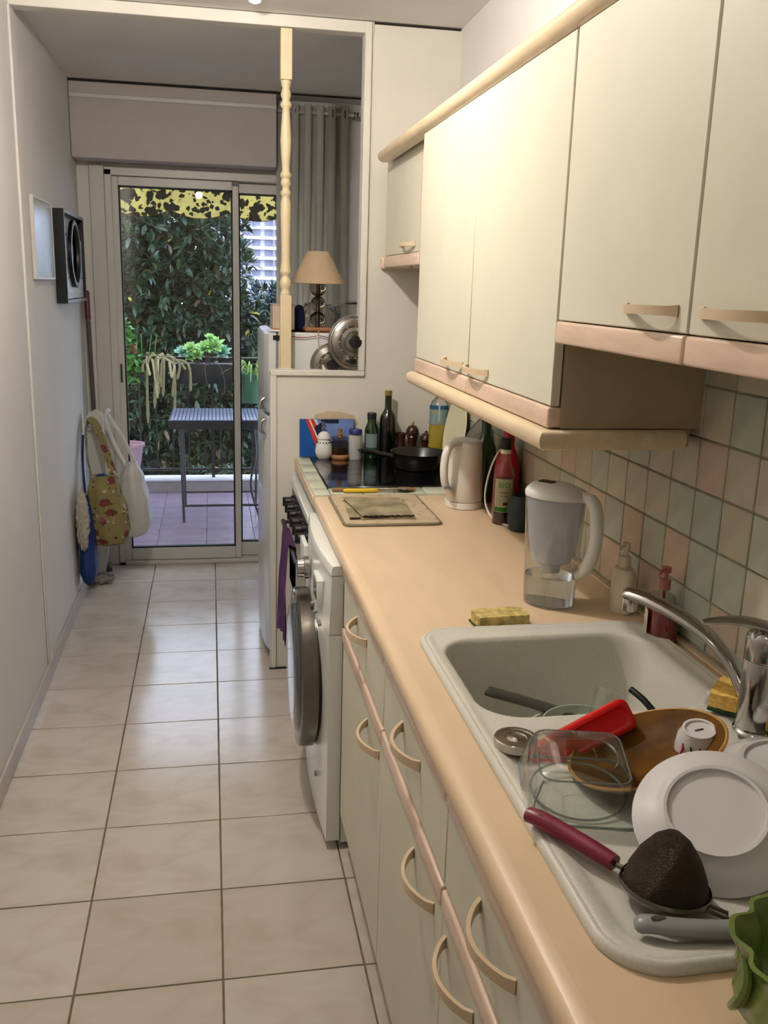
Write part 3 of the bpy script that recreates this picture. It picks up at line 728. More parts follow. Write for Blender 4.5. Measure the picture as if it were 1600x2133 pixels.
obj('body', lathe(BM(), [(.030, 0), (.033, .005), (.033, .155), (.030, .170), (.020, .186), (.0145, .196), (.0135, .205), (.0135, .250)], 32, c=c), 'bottle_dark', t)
obj('cap', lathe(BM(), [(.0150, .250), (.0150, .267), (.013, .269)], 24, c=c), 'gold', t)
t = thing('wooden_cup', 'small dark turned wooden cup behind the pan, left of the tall mill', 'cup', (.738, 1.728, hz))
c = (.738, 1.728, hz); obj('body', lathe(BM(), [(.016, 0), (.021, .010), (.019, .045), (.014, .058), (.019, .085), (.023, .100), (.019, .100), (.012, .07)], 24, c=c), 'dark_wood', t)
t = thing('pepper_mill', 'tall dark wooden pepper mill', 'pepper mill', (.784, 1.722, hz))
c = (.784, 1.722, hz)
obj('body', lathe(BM(), [(.026, 0), (.026, .010), (.018, .030), (.016, .055), (.020, .080), (.024, .086), (.022, .090)], 28, c=c), 'dark_wood', t)
obj('head', lathe(BM(), [(.021, .0905), (.026, .098), (.025, .112), (.018, .126), (.008, .132)], 28, c=c), 'dark_wood', t)
obj('top_nut', lathe(BM(), [(.004, .132), (.003, .138), (.006, .142), (.004, .148)], 14, c=c), 'gold', t)
t = thing('salt_mill', 'short squat wooden mill with a little crank nut', 'mill', (.841, 1.722, hz))
c = (.841, 1.722, hz)
obj('body', lathe(BM(), [(.024, 0), (.024, .012), (.018, .030), (.017, .050), (.023, .062), (.023, .066)], 28, c=c), 'dark_wood', t)
obj('head', lathe(BM(), [(.021, .067), (.026, .073), (.025, .085), (.016, .097), (.006, .100)], 28, c=c), 'dark_wood', t)
b = BM(); tube(b, [(c[0]-.008, c[1], hz+.103), (c[0], c[1], hz+.107), (c[0]+.008, c[1], hz+.103)], .0018, 6); lathe(b, [(.003, .1), (.003, .110)], 8, c=c); obj('top_nut', b, 'dark_steel', t)
t = thing('cooking_oil_bottle', 'clear ribbed bottle of yellow oil with a blue label and cap', 'bottle', (.872, 1.640, hz))
c = (.868, 1.635, hz); ribs = [(.036+.002*(i % 2), .01+i*.011) for i in range(14)]
obj('body', lathe(BM(), [(.034, 0)]+ribs+[(.037, .165)], 32, c=c, wav=lambda u, z: .05*abs(math.cos(2*PI*u*2))-.03), 'oil', t)
obj('shoulder', lathe(BM(), [(.037, .166), (.037, .215), (.030, .238), (.016, .252), (.013, .256), (.013, .262)], 32, c=c, wav=lambda u, z: .03*abs(math.cos(2*PI*u*2))-.02), 'clear_plastic', t)
obj('cap', lathe(BM(), [(.0145, .262), (.0145, .276), (.013, .277)], 20, c=c), 'navy_cap', t)
for s0, s1 in ((1.02, 1.40), (1.46, 1.80)):
    cyl_label(t, .0385, hz+.150, hz+.222, PI*s0, PI*s1, 'label_pale', c); cyl_label(t, .0388, hz+.210, hz+.226, PI*s0, PI*s1, 'label_blue', c)
for i in range(4): cyl_label(t, .0389, hz+.197, hz+.205, PI*(1.10+i*.07), PI*(1.14+i*.07), 'print_yellow', c, 'print_mark', 3)
# postcard / book
t = thing('picture_book', 'blue glossy booklet with red and white stripes and an iron tower', 'book', (.45, 1.765, hz))
lean = Matrix.Translation((.335, 1.752, hz)) @ Matrix.Rotation(-.055, 4, 'X')
def card(b, poly, z, th=.0004): prism(b, poly, th, lean @ Matrix.Rotation(PI/2, 4, 'X') @ Matrix.Translation((0, 0, z))); return b
W_, H_ = .218, .150
obj('cover', card(BM(), [(0, 0), (W_, 0), (W_, H_), (0, H_)], -.005, .005), 'book_blue', t)
obj('sky_print', card(BM(), [(.05, H_*.995), (W_*.99, H_*.995), (W_*.99, 0.001), (.075, .001)], .0002), 'book_sky', t)
obj('red_stripe', card(BM(), [(.022, H_*.995), (.036, H_*.995), (.088, .03), (.070, .03)], .0006), 'book_red', t)
obj('white_stripe', card(BM(), [(.036, H_*.995), (.042, H_*.995), (.094, .03), (.088, .03)], .0006), 'book_white', t)
obj('red_stripe', card(BM(), [(.042, H_*.995), (.054, H_*.995), (.078, .105), (.060, .105)], .0006), 'book_red', t)
obj('white_stripe', card(BM(), [(.054, H_*.995), (.066, H_*.995), (.080, .115), (.070, .125)], .0006), 'book_white', t)
obj('dark_shape', card(BM(), [(.058, .118), (.088, .138), (.088, .09), (.072, .08)], .001), 'book_navy', t)
obj('dark_shape', card(BM(), [(.112, .133), (.155, .133), (.155, H_*.99), (.084, H_*.99), (.084, .142)], .001), 'book_navy', t)
b = BM()
for i in range(7):
    z1 = .02+.017*i; wd = .020-.0018*i
    card(b, [(.097-wd, z1), (.097-wd+.003, z1), (.097+wd, z1+.016), (.097+wd-.003, z1+.016)], .0012); card(b, [(.097+wd-.003, z1), (.097+wd, z1), (.097-wd+.003, z1+.016), (.097-wd, z1+.016)], .0012); card(b, [(.097-wd, z1), (.097+wd, z1), (.097+wd, z1+.002), (.097-wd, z1+.002)], .0014)
obj('tower_print', b, 'dark_wood', t)

# frying pan
t = thing('frying_pan', 'black non-stick frying pan on the hob, handle to the left', 'pan', (.762, 1.49, .9084))
c = (.762, 1.50, .9084)
obj('bowl', lathe(BM(), [(.070, 0), (.078, .002), (.098, .040), (.105, .062), (.108, .064), (.104, .062), (.095, .040), (.074, .006), (.002, .004)], 44, c=c, cap0=True), 'non_stick', t)
pts = smooth_path([(.665, 1.475, .957), (.640, 1.470, .963), (.59, 1.455, .975), (.545, 1.440, .986), (.525, 1.434, .988)], 4)
obj('handle', tube(BM(), pts, [.009]+[.0140]*(len(pts)-2)+[.009], 10, flat=.7), 'black_plastic', t)
obj('handle_bracket', tube(BM(), [(.672, 1.478, .954), (.655, 1.473, .960), (.640, 1.470, .963)], [.011, .014, .013], 10, flat=.6), 'dark_steel', t)
obj('hanging_ring', tube(BM(), [(.548, 1.441, .9895), (.530, 1.436, .992), (.518, 1.432, .991)], [.004, .009, .005], 10, flat=.5), 'dark_steel', t)

# discs leaning on the tiles
def leaning_disc(name, label, cat, cyy, r, thick, m, tilt, prof=None, xw=.921, zb=.897):
    """disc standing on its edge, leaning towards the right wall"""
    t = thing(name, label, cat, (xw-.05, cyy, zb))
    mt = Matrix.Translation((xw-.004-2*r*math.sin(tilt), cyy, zb)) @ Matrix.Rotation(tilt, 4, 'Y') @ Matrix.Translation((0, 0, r)) @ Matrix.Rotation(-PI/2, 4, 'Y')
    return t, mt
t, mt = leaning_disc('serving_tray', 'large round pale tray standing on edge behind the kettle', 'tray', 1.46, .142, .01, 'porcelain', .15, zb=.9078)
b = BM(); lathe(b, [(.110, 0), (.138, .006), (.142, .010), (.139, .012), (.110, .004), (.002, .004)], 56); bmesh.ops.transform(b, matrix=mt, verts=b.verts); obj('dish', b, 'label_cream', t)
t, mt = leaning_disc('pot_lid', 'steel pot lid standing on edge against the tiles behind the kettle', 'pot lid', 1.165, .128, .01, 'steel', .30, zb=.9043)
b = BM(); lathe(b, [(.128, 0), (.128, .003), (.118, .005), (.112, .012), (.100, .014), (.050, .024), (.002, .027)], 56, cap0=False); bmesh.ops.solidify(b, geom=b.faces[:], thickness=.001)
bmesh.ops.transform(b, matrix=mt, verts=b.verts); obj('dome', b, 'steel', t)
b = BM(); lathe(b, [(.022, .0285), (.026, .031), (.026, .036), (.016, .036), (.016, .032)], 28); bmesh.ops.transform(b, matrix=mt, verts=b.verts); obj('knob_ring', b, 'dark_steel', t)
b = BM(); lathe(b, [(.008, .027), (.008, .040), (.014, .048), (.010, .052)], 20); bmesh.ops.transform(b, matrix=mt, verts=b.verts); obj('knob', b, 'dark_steel', t)

# kettle
kx, ky = .786, .935
t = thing('electric_kettle', 'white plastic electric jug kettle with loop handle', 'kettle', (kx, ky, ZW))
def oval(z, rx, ry, cx=kx, cy_=ky, n=36): return [Vector((cx+rx*math.cos(2*PI*i/n), cy_+ry*math.sin(2*PI*i/n), z)) for i in range(n)]
obj('base', rings(BM(), [oval(ZW+z, a, a*1.15) for z, a in ((0, .056), (.002, .060), (.021, .059), (.022, .056))]), 'kettle_white', t)
obj('body', rings(BM(), [oval(ZW+z, a, a*1.15) for z, a in ((.0235, .057), (.026, .0585), (.10, .0555), (.17, .0520), (.205, .050), (.209, .048))]), 'kettle_white', t)
obj('lid', rings(BM(), [oval(ZW+z, a, a*1.15) for z, a in ((.2095, .047), (.212, .047), (.215, .042), (.216, .02))]), 'white_plastic', t)
pts = smooth_path([(kx-.030, ky-.035, ZW+.205), (kx-.062, ky-.048, ZW+.204), (kx-.080, ky-.058, ZW+.180), (kx-.085, ky-.060, ZW+.130), (kx-.078, ky-.055, ZW+.085), (kx-.060, ky-.042, ZW+.055), (kx-.047, ky-.034, ZW+.030)], 5)
obj('handle', tube(BM(), pts, [.014]*len(pts), 12, flat=.85), 'kettle_white', t)
obj('switch', tube(BM(), [(kx-.083, ky-.070, ZW+.075), (kx-.070, ky-.066, ZW+.078), (kx-.060, ky-.066, ZW+.070)], .006, 8), 'grey_plastic', t)
obj('spout', rings(BM(), [[Vector((kx+.03+.02*math.cos(a), ky+.045+.016*math.sin(a)+dy, ZW+z)) for a in [2*PI*i/16 for i in range(16)]] for z, dy in ((.14, 0), (.18, .006), (.208, .012))]), 'kettle_white', t)
pts = smooth_path([(.884, .86, .90), (.888, .86, 1.0), (.885, .85, 1.08), (.865, .80, 1.106), (.838, .78, 1.09), (.815, .775, 1.03), (.806, .77, .96), (.815, .74, .915), (.835, .685, .9015), (.86, .655, .9015), (.885, .648, .9015)], 6)
c_ = obj('power_cord', tube(BM(), pts, .0032, 8), 'kettle_white'); recenter(tag(c_, 'white kettle power cord looping past the vinegar bottle', 'cord'))

# vinegar bottle
c = (.842, .705, ZW)
t = thing('vinegar_bottle', 'clear vinegar bottle with a cream and green organic label', 'bottle', c)
obj('liquid', lathe(BM(), [(.022, .002), (.0285, .005), (.0285, .135)], 28, c=c), 'vinegar', t)
obj('glass', lathe(BM(), [(.028, 0), (.031, .004), (.031, .145), (.028, .160), (.017, .180), (.0145, .190), (.0140, .225)], 32, c=c), 'bottle_clear', t)
obj('cap', lathe(BM(), [(.0165, .225), (.0165, .238), (.0155, .239), (.0155, .256), (.0135, .258)], 24, c=c), 'black_plastic', t)
obj('neck_band', lathe(BM(), [(.0158, .2125), (.0158, .224)], 24, c=c), 'label_cream', t)
AF = math.atan2(-1.84466-.705, -.005-.842)
cyl_label(t, .0314, ZW+.040, ZW+.140, AF-.95, AF+.95, 'label_cream', c)
bent_text('BIO', .022, 'print_green', t, c, .0316, AF+.05, ZW+.121)
bent_text('Vinaigre', .0085, 'print_brown', t, c, .0316, AF+.1, ZW+.100)
bent_text('de cidre', .0075, 'print_brown', t, c, .0316, AF+.1, ZW+.090)
cyl_label(t, .0317, ZW+.061, ZW+.070, AF, AF+.45, 'print_brown', c, 'print_mark', 8)
cyl_label(t, .0317, ZW+.042, ZW+.055, AF-.9, AF+.8, 'print_green', c, 'print_mark', 12)
# tall green bottle
c = (.868, 1.00, ZW)
t = thing('green_bottle', 'tall green glass bottle behind the kettle', 'bottle', c)
obj('body', lathe(BM(), [(.034, 0), (.038, .005), (.038, .165), (.034, .185), (.019, .215), (.0155, .228), (.0150, .262)], 32, c=c), 'green_tall', t)
obj('cap', lathe(BM(), [(.0165, .262), (.0165, .292), (.015, .294)], 20, c=c), 'bottle_dark', t)
# red bottle
c = (.876, .785, ZW)
t = thing('red_squeeze_bottle', 'flat red plastic bottle standing against the tiles', 'bottle', c)
b = BM(); rings(b, [oval(ZW+z, a, bb, c[0], c[1]) for z, a, bb in ((0, .036, .050), (.004, .039, .054), (.06, .040, .055), (.15, .038, .052), (.195, .028, .036), (.222, .017, .020), (.228, .016, .016))]); obj('body', b, 'red_bottle', t)
obj('cap', lathe(BM(), [(.017, .229), (.017, .262), (.013, .268)], 20, c=c), 'red_bottle', t)
# dark pot (candle / speaker)
c = (.872, .622, ZW)
t = thing('dark_pot', 'small round dark slate-blue pot between vinegar bottle and filter jug', 'pot', c)
mat('slate', '#1f2a2f', .6, var=.05)
obj('body', lathe(BM(), [(.028, 0), (.034, .004), (.040, .030), (.039, .070), (.033, .098), (.029, .103), (.025, .103), (.024, .085), (.002, .082)], 36, c=c), 'slate', t)

# water filter jug
jx, jy = .726, .003
t = thing('water_filter_jug', 'clear water filter jug with a pale lid, half empty', 'jug', (jx, jy, ZW))
RZ = Matrix.Translation((jx, jy, 0)) @ Matrix.Rotation(math.radians(-50), 4, 'Z')
def jr(z, rx, ry, ox=0.0, n=40): return [RZ @ Vector((ox+rx*math.cos(2*PI*i/n)*(1-.12*max(0, -math.cos(2*PI*i/n))**2), ry*math.sin(2*PI*i/n), ZW+z)) for i in range(n)]
b = rings(BM(), [jr(0, .058, .044), jr(.003, .062, .047), jr(.12, .066, .050), jr(.245, .072, .055), jr(.245, .0705, .0535), jr(.12, .0645, .0485), jr(.006, .060, .045)]); obj('outer_jug', b, 'jug_clear', t)
obj('water', rings(BM(), [jr(.0063, .0595, .0445), jr(.068, .0622, .0467)]), 'water', t)
obj('filter_funnel', rings(BM(), [jr(.095, .032, .028), jr(.100, .044, .038), jr(.15, .058, .045), jr(.242, .069, .052)], True, False), 'frosted', t)
obj('filter_cartridge', rings(BM(), [jr(.075, .022, .022), jr(.094, .024, .024), jr(.15, .026, .026), jr(.155, .02, .02)]), 'salt_white', t)
obj('lid', rings(BM(), [jr(.2455, .073, .056), jr(.254, .0745, .0575), jr(.262, .070, .053), jr(.272, .050, .036, -.008), jr(.274, .02, .015, -.008)]), 'white_plastic', t)
b = BM(); box(b, -.030, .004, -.012, .012, .2735, .2760, .002, 1); bmesh.ops.transform(b, matrix=RZ @ Matrix.Translation((-.008, 0, ZW)), verts=b.verts); obj('display', b, 'lcd', t)
pts = [RZ @ Vector(p) for p in smooth_path([(.060, 0, ZW+.250), (.082, 0, ZW+.252), (.098, 0, ZW+.232), (.105, 0, ZW+.180), (.099, 0, ZW+.130), (.082, 0, ZW+.092), (.066, 0, ZW+.078)], 5)]
obj('handle', tube(BM(), pts, [.012]*6+[.0145]*(len(pts)-12)+[.010]*6, 12), 'white_plastic', t)

# soap bottles
c = (.872, -.062, ZW)
t = thing('soap_dispenser', 'cream white pump soap dispenser against the tiles', 'soap dispenser', c)
obj('body', rings(BM(), [oval(ZW+z, a, bb, c[0], c[1]) for z, a, bb in ((0, .021, .032), (.003, .023, .035), (.088, .023, .034), (.098, .018, .026), (.100, .011, .011))]), 'soap_cream', t)
obj('collar', lathe(BM(), [(.012, .100), (.0125, .101), (.0125, .124), (.010, .126)], 20, c=c), 'soap_cream', t)
b = BM(); lathe(b, [(.005, .126), (.005, .140), (.009, .141), (.009, .153), (.007, .155)], 16, c=c); tube(b, [(c[0], c[1], ZW+.150), (c[0]-.02, c[1]-.018, ZW+.150), (c[0]-.027, c[1]-.024, ZW+.144)], .0035, 8); obj('pump', b, 'soap_cream', t)
c = (.884, -.222, ZW)
t = thing('red_soap_bottle', 'pump bottle of dark red liquid soap behind the tap spout', 'soap dispenser', c)
obj('liquid', rings(BM(), [oval(ZW+z, a, bb, c[0], c[1]) for z, a, bb in ((0.001, .024, .044), (.004, .027, .047), (.062, .0265, .042), (.068, .024, .039))]), 'soap_red', t)
obj('shell', rings(BM(), [oval(ZW+z, a, bb, c[0], c[1]) for z, a, bb in ((0, .025, .045), (.004, .028, .0485), (.067, .0275, .0435), (.092, .019, .025), (.098, .010, .010), (.104, .010, .010))]), 'bottle_clear', t)
obj('dip_tube', lathe(BM(), [(.003, .066), (.003, .100)], 10, c=c), 'soap_red', t)
b = BM(); lathe(b, [(.0115, .104), (.0115, .124), (.005, .125), (.005, .138), (.010, .139), (.010, .149)], 20, c=c); tube(b, [(c[0], c[1], ZW+.146), (c[0]-.018, c[1]-.018, ZW+.146), (c[0]-.026, c[1]-.024, ZW+.140)], .0035, 8); obj('pump', b, 'pump_pink', t)
b = BM(); box(b, -.0006, .0006, -.016, .016, 0, .050); 
bmesh.ops.transform(b, matrix=Matrix.Translation((c[0]-.0285, c[1]+.010, ZW+.010)) @ Matrix.Rotation(-.3, 4, 'Z'), verts=b.verts); obj('label', b, 'label_cream', t)
b = BM(); box(b, -.0008, .0008, -.012, .012, 0, .018)
bmesh.ops.transform(b, matrix=Matrix.Translation((c[0]-.0288, c[1]+.010, ZW+.014)) @ Matrix.Rotation(-.3, 4, 'Z'), verts=b.verts); obj('label_band', b, 'label_pale', t)

def sponge(name, label, loc, rz, L, Wd, H, m, m2=None, h2=.007, tiltx=0, seed=2, parent=None, group=None):
    t = thing(name, label, 'sponge', loc, (tiltx, 0, rz), group)
    b = BM(); bmesh.ops.create_cube(b, size=1)
    bmesh.ops.subdivide_edges(b, edges=b.edges[:], cuts=9, use_grid_fill=True)
    zb = h2 if m2 else 0
    for v in b.verts:
        n_ = noise.noise(v.co*7+Vector((seed, 0, 0)))*.5+noise.noise(v.co*19)*.35
        k = 1-.10*(abs(v.co.x*2)**6+abs(v.co.y*2)**6)*.4
        v.co = Vector((v.co.x*L*k+n_*.0022, v.co.y*Wd*k+n_*.0018, zb+(v.co.z+.5)*H+(n_*.003 if v.co.z > -.49 else 0)))
    obj('foam', b, m, t, local=True)
    if m2: obj('scouring_pad', box(BM(), -L*.5, L*.5, -Wd*.5, Wd*.5, 0, h2-.0005, .002, 1), m2, t, local=True)
    return t
sponge('dry_sponge', 'crumbly dried-out yellow sponge lying on the worktop beside the sink', (.578, -.116, ZW), .06, .118, .058, .021, 'sponge_dry', 'scour_green', .006, seed=5)
sponge('yellow_sponge', 'yellow sponge with green scourer wedged behind the bowl, left of the tap', (.838, -.566, .9125), -.75, .060, .085, .024, 'sponge', 'scour_green')
sponge('yellow_sponge', 'yellow sponge to the right of the tap at the picture edge', (.853, -.755, .9085), -.15, .052, .085, .020, 'sponge', 'scour_green')

# ================================================================== IN AND AROUND THE SINK
ZD = .9005
# jar lid
c = (.436, -.646, .9095)
t = thing('jar_lid', 'small silver metal jar lid on the sink divider', 'lid', c)
obj('lid', lathe(BM(), [(.031, 0), (.033, .001), (.033, .013), (.0315, .0145), (.027, .0145), (.026, .0132), (.017, .0134), (.016, .0122), (.005, .0122), (.004, .0130), (.001, .0131)], 44, c=c, cap0=False), 'steel', t)
def gmt(loc, normal, spin=0.0):
    """matrix whose local Z axis is `normal`"""
    n = Vector(normal).normalized(); q = Vector((0, 0, 1)).rotation_difference(n)
    return Matrix.Translation(loc) @ q.to_matrix().to_4x4() @ Matrix.Rotation(spin, 4, 'Z')
def placed(t, nm, b, m, mt, **k):
    bmesh.ops.transform(b, matrix=mt, verts=b.verts); return obj(nm, b, m, t, **k)
# pyrex dish upside down
t = thing('glass_dish', 'square clear glass dish upside down on the draining board', 'dish', (.470, -.775, ZD))
def sq(h, z, r=.022, k=5): return rrect(-h, h, -h, h, r, z, k)
mt = Matrix.Translation((.480, -.782, .9085)) @ Matrix.Rotation(math.radians(-14), 4, 'Z') @ Matrix.Rotation(math.radians(6), 4, 'X')
b = rings(BM(), [sq(.076, 0), sq(.0775, .003), sq(.076, .006), sq(.062, .055, .02), sq(.056, .060, .018), sq(.02, .060, .01), sq(.02, .057, .01), sq(.0545, .057, .017), sq(.059, .053, .018), sq(.0725, .006, .02), sq(.0725, 0, .02)], False, False)
# close base
placed(t, 'glass_wall', rings(b, [sq(.0205, .0571, .01), sq(.0205, .0599, .01)]), 'dish_glass', mt)
b = BM(); rings(b, [[Vector((r*math.cos(2*PI*i/48), r*math.sin(2*PI*i/48), z)) for i in range(48)] for r, z in ((.047, .0601), (.0495, .0618), (.047, .0601))], False, False); placed(t, 'foot_ring', b, 'dish_glass', mt)
mat('glass_edge', '#7f8a86', .1, alpha=.55)
b = BM(); q_ = sq(.0755, .0015); tube(b, q_+[q_[0]], .0020, 6); q_ = sq(.0590, .0575, .019); tube(b, q_+[q_[0]], .0013, 6)
tube(b, [(.064*math.cos(2*PI*i/48), .064*math.sin(2*PI*i/48), .0030) for i in range(49)], .0018, 6)
for sx_ in (-1, 1):
    for sy_ in (-1, 1): tube(b, [(sx_*.071, sy_*.071, .002), (sx_*.0655, sy_*.0655, .03), (sx_*.0555, sy_*.0555, .055)], .0012, 6)
placed(t, 'thick_edge', b, 'glass_edge', mt)
# large brown dish standing on edge
t = thing('brown_dish', 'large round brown glazed dish propped up behind the glass dish', 'dish', (.62, -.72, ZD))
mt = gmt((.595, -.750, .945), (-.334, .144, .93), 0) @ Matrix.Scale(.93, 4)
b = BM(); lathe(b, [(.070, -.026), (.078, -.026), (.105, -.010), (.120, .004), (.122, .007), (.118, .008), (.102, -.004), (.076, -.019), (.002, -.021)], 64, cap0=True); placed(t, 'dish', b, 'brown_ceramic', mt)
b = BM(); rings(b, [[Vector((r*math.cos(2*PI*i/64), r*math.sin(2*PI*i/64), z)) for i in range(64)] for r, z in ((.1215, .004), (.1225, .0072), (.1205, .009), (.1175, .0082), (.1175, .006))], False, False); placed(t, 'rim_edge', b, 'amber_rim', mt)
# red tray
t = thing('red_plastic_lid', 'bright red rectangular plastic lid leaning over the bowl edge', 'lid', (.54, -.64, .91))
ax = Vector((.165, .030, .062)).normalized(); ay = Vector((0, .45, .90)); ay = (ay-ax*ay.dot(ax)).normalized()
mt = frame_mtx((.532, -.664, .926), ax, ay)
b = rings(BM(), [rrect(-.088+o, .088-o, -.024+o, .024-o, .012, z, 5) for o, z in ((.004, -.011), (0, -.008), (0, .008), (.003, .011), (.008, .0115), (.011, .008))]); placed(t, 'tray', b, 'red_plastic', mt)
# white plates
def plate(name, label, loc, normal, r, m='porcelain', group=None):
    t = thing(name, label, 'plate', loc, group=group); mt = gmt(loc, normal)
    b = BM(); k = r/.105   # upside down: local +Z is the underside
    lathe(b, [(.002*k, .019*k), (.060*k, .0190*k), (.0605*k, .0245*k), (.0645*k, .0250*k), (.0665*k, .0200*k), (.078*k, .0130*k), (.103*k, .0025*k), (.105*k, 0), (.1045*k, -.001), (.077*k, .0095*k), (.062*k, .0155*k), (.002*k, .0155*k)], 72)
    placed(t, 'dish', b, m, mt); return t
plate('white_plate', 'white plate upside down leaning at the front of the draining board', (.594, -.934, .951), (-.295, -.395, .87), .099, group='white plates on the draining board')
plate('white_plate', 'white plate behind the front one, cut by the right picture edge', (.780, -.790, .920), (-.10, -.10, .98), .085, group='white plates on the draining board')
# espresso cup upside down
t = thing('espresso_cup', 'small white patterned cup upside down between dish and plate', 'cup', (.690, -.800, .95))
mt = gmt((.672, -.752, .948), (-.15, -.15, .97)) @ Matrix.Scale(1.08, 4)
b = BM(); lathe(b, [(.031, -.03), (.0305, 0), (.027, .018), (.022, .026), (.0215, .029), (.018, .029), (.0175, .0265), (.001, .0265)], 40, cap0=False); placed(t, 'bowl', b, 'porcelain', mt)
for i in range(7):
    a = 3.4+i*.42; b = BM(); tube(b, [(.0300*math.cos(a), .0300*math.sin(a), .002), (.0292*math.cos(a+.1), .0292*math.sin(a+.1), .010), (.0272*math.cos(a+.02), .0272*math.sin(a+.02), .017)], [.0012, .0018, .0010], 6); placed(t, 'flower_print', b, 'print_dark' if i % 3 else 'petal_red', mt)
b = BM(); box(b, -.006, .006, -.0015, .0015, .0266, .0269); placed(t, 'base_mark', b, 'print_dark', mt)
# strainer
t = thing('tea_strainer', 'conical dark mesh strainer with a burgundy handle on the draining board', 'strainer', (.49, -.95, ZD))
pts = smooth_path([(.384, -.848, .923), (.394, -.862, .925), (.42, -.897, .922), (.446, -.940, .920), (.455, -.956, .919)], 4)
n = len(pts); obj('handle', tube(BM(), pts, [.0075]+[.0115+.0015*math.sin(PI*i/n) for i in range(1, n-1)]+[.0115], 12, flat=.8), 'burgundy', t)
b = BM(); rings(b, [[Vector((.396+.005*math.cos(a), -.864+.008*math.sin(a), .9335+k)) for a in [2*PI*i/14 for i in range(14)]] for k in (0, .0005)]); obj('hanging_hole', b, 'mesh_dark', t)
mt = gmt((.495, -1.005, .9185), (.08, .05, .985)) @ Matrix.Scale(1.06, 4)
b = BM(); lathe(b, [(.0475, -.004), (.0490, 0), (.0475, .004), (.0455, 0)], 48, cap0=False, cap1=False); placed(t, 'rim_ring', b, 'dark_steel', mt)
b = BM(); lathe(b, [(.0455, -.001), (.042, .016), (.033, .036), (.020, .054), (.008, .063), (.001, .065)], 44, cap0=False, sx=1.0); bmesh.ops.solidify(b, geom=b.faces[:], thickness=.0012); placed(t, 'mesh_cone', b, 'mesh_dark', mt)
obj('wire_neck', tube(BM(), [(.452, -.950, .919), (.458, -.962, .919), (.464, -.970, .919)], .003, 8), 'dark_steel', t)
obj('rest_hook', tube(BM(), [(.530, -1.040, .916), (.546, -1.052, .913), (.543, -1.060, .911), (.524, -1.046, .915)], .0025, 8), 'dark_steel', t)
# grey utensil handle
t = thing('grey_spatula', 'grey plastic utensil handle with a hanging hole, propped at the front of the sink', 'utensil', (.52, -1.04, .90))
pts = smooth_path([(.434, -1.055, .914), (.450, -1.062, .918), (.48, -1.074, .919), (.54, -1.084, .918), (.62, -1.088, .917), (.70, -1.088, .912)], 4); n = len(pts)
obj('handle', tube(BM(), pts, [.006, .0105]+[.0130]*(n-8)+[.012, .010, .009, .008, .007, .006], 14, flat=.62), 'grey_plastic', t)
b = BM(); rings(b, [[Vector((.456+.0085*math.cos(a), -1.0645+.0036*math.sin(a), .9268+k)) for a in [2*PI*i/16 for i in range(16)]] for k in (0, .0006)]); obj('hanging_hole', b, 'dark_grey_plastic', t)
b = BM(); box(b, .70, .79, -1.098, -1.055, .903, .907, .0015, 1); obj('blade', b, 'grey_plastic', t)
# things inside the bowl
ZB = .7385
def bowl(name, label, loc, r, h, m, normal=(0, 0, 1), group=None, prof=None, cat='bowl'):
    t = thing(name, label, cat, loc, group=group); b = BM()
    lathe(b, prof or [(r*.45, 0), (r*.5, .002), (r*.85, h*.5), (r, h), (r*.97, h), (r*.82, h*.52), (r*.45, .006), (.001, .006)], 48); placed(t, 'bowl_wall', b, m, gmt(loc, normal)); return t
bowl('white_bowl', 'white bowl at the bottom of the sink, under the green one', (.640, -.425, .743), .098, .060, 'porcelain')
bowl('green_bowl', 'pale green bowl nested inside the white bowl in the sink', (.650, -.425, .756), .080, .064, 'pale_green_ceramic')
t = thing('drinking_glass', 'clear tumbler tipped over in the pale green bowl', 'glass', (.695, -.420, .80))
b = BM(); lathe(b, [(.026, 0), (.028, .002), (.034, .075), (.0325, .075), (.0265, .006), (.001, .006)], 36); placed(t, 'glass_wall', b, 'glass', gmt((.675, -.425, .80), (.45, .35, .75)))
t = thing('dark_ladle', 'dark grey plastic utensil standing in the sink bowl', 'utensil', (.60, -.34, .80))
pts = smooth_path([(.503, -.290, .832), (.515, -.296, .829), (.578, -.316, .815), (.643, -.347, .801), (.67, -.365, .792), (.69, -.39, .785)], 4); n = len(pts)
obj('handle', tube(BM(), pts, [.011]+[.0160]*(n//2)+[.0160-.010*(i/(n-n//2-1)) for i in range(n-n//2-1)], 12, flat=.5), 'dark_grey_plastic', t)
b = BM(); lathe(b, [(.001, 0), (.020, .003), (.030, .014), (.028, .014), (.018, .006), (.001, .003)], 28); placed(t, 'spoon_head', b, 'dark_grey_plastic', gmt((.685, -.415, .785), (-.3, .2, .9)))
t = thing('black_utensil', 'black handle end sticking out behind the red lid', 'utensil', (.69, -.50, .88))
obj('handle', tube(BM(), smooth_path([(.705, -.470, .905), (.72, -.505, .893), (.735, -.53, .86), (.71, -.50, .80)], 4), .006, 10), 'black_plastic', t)

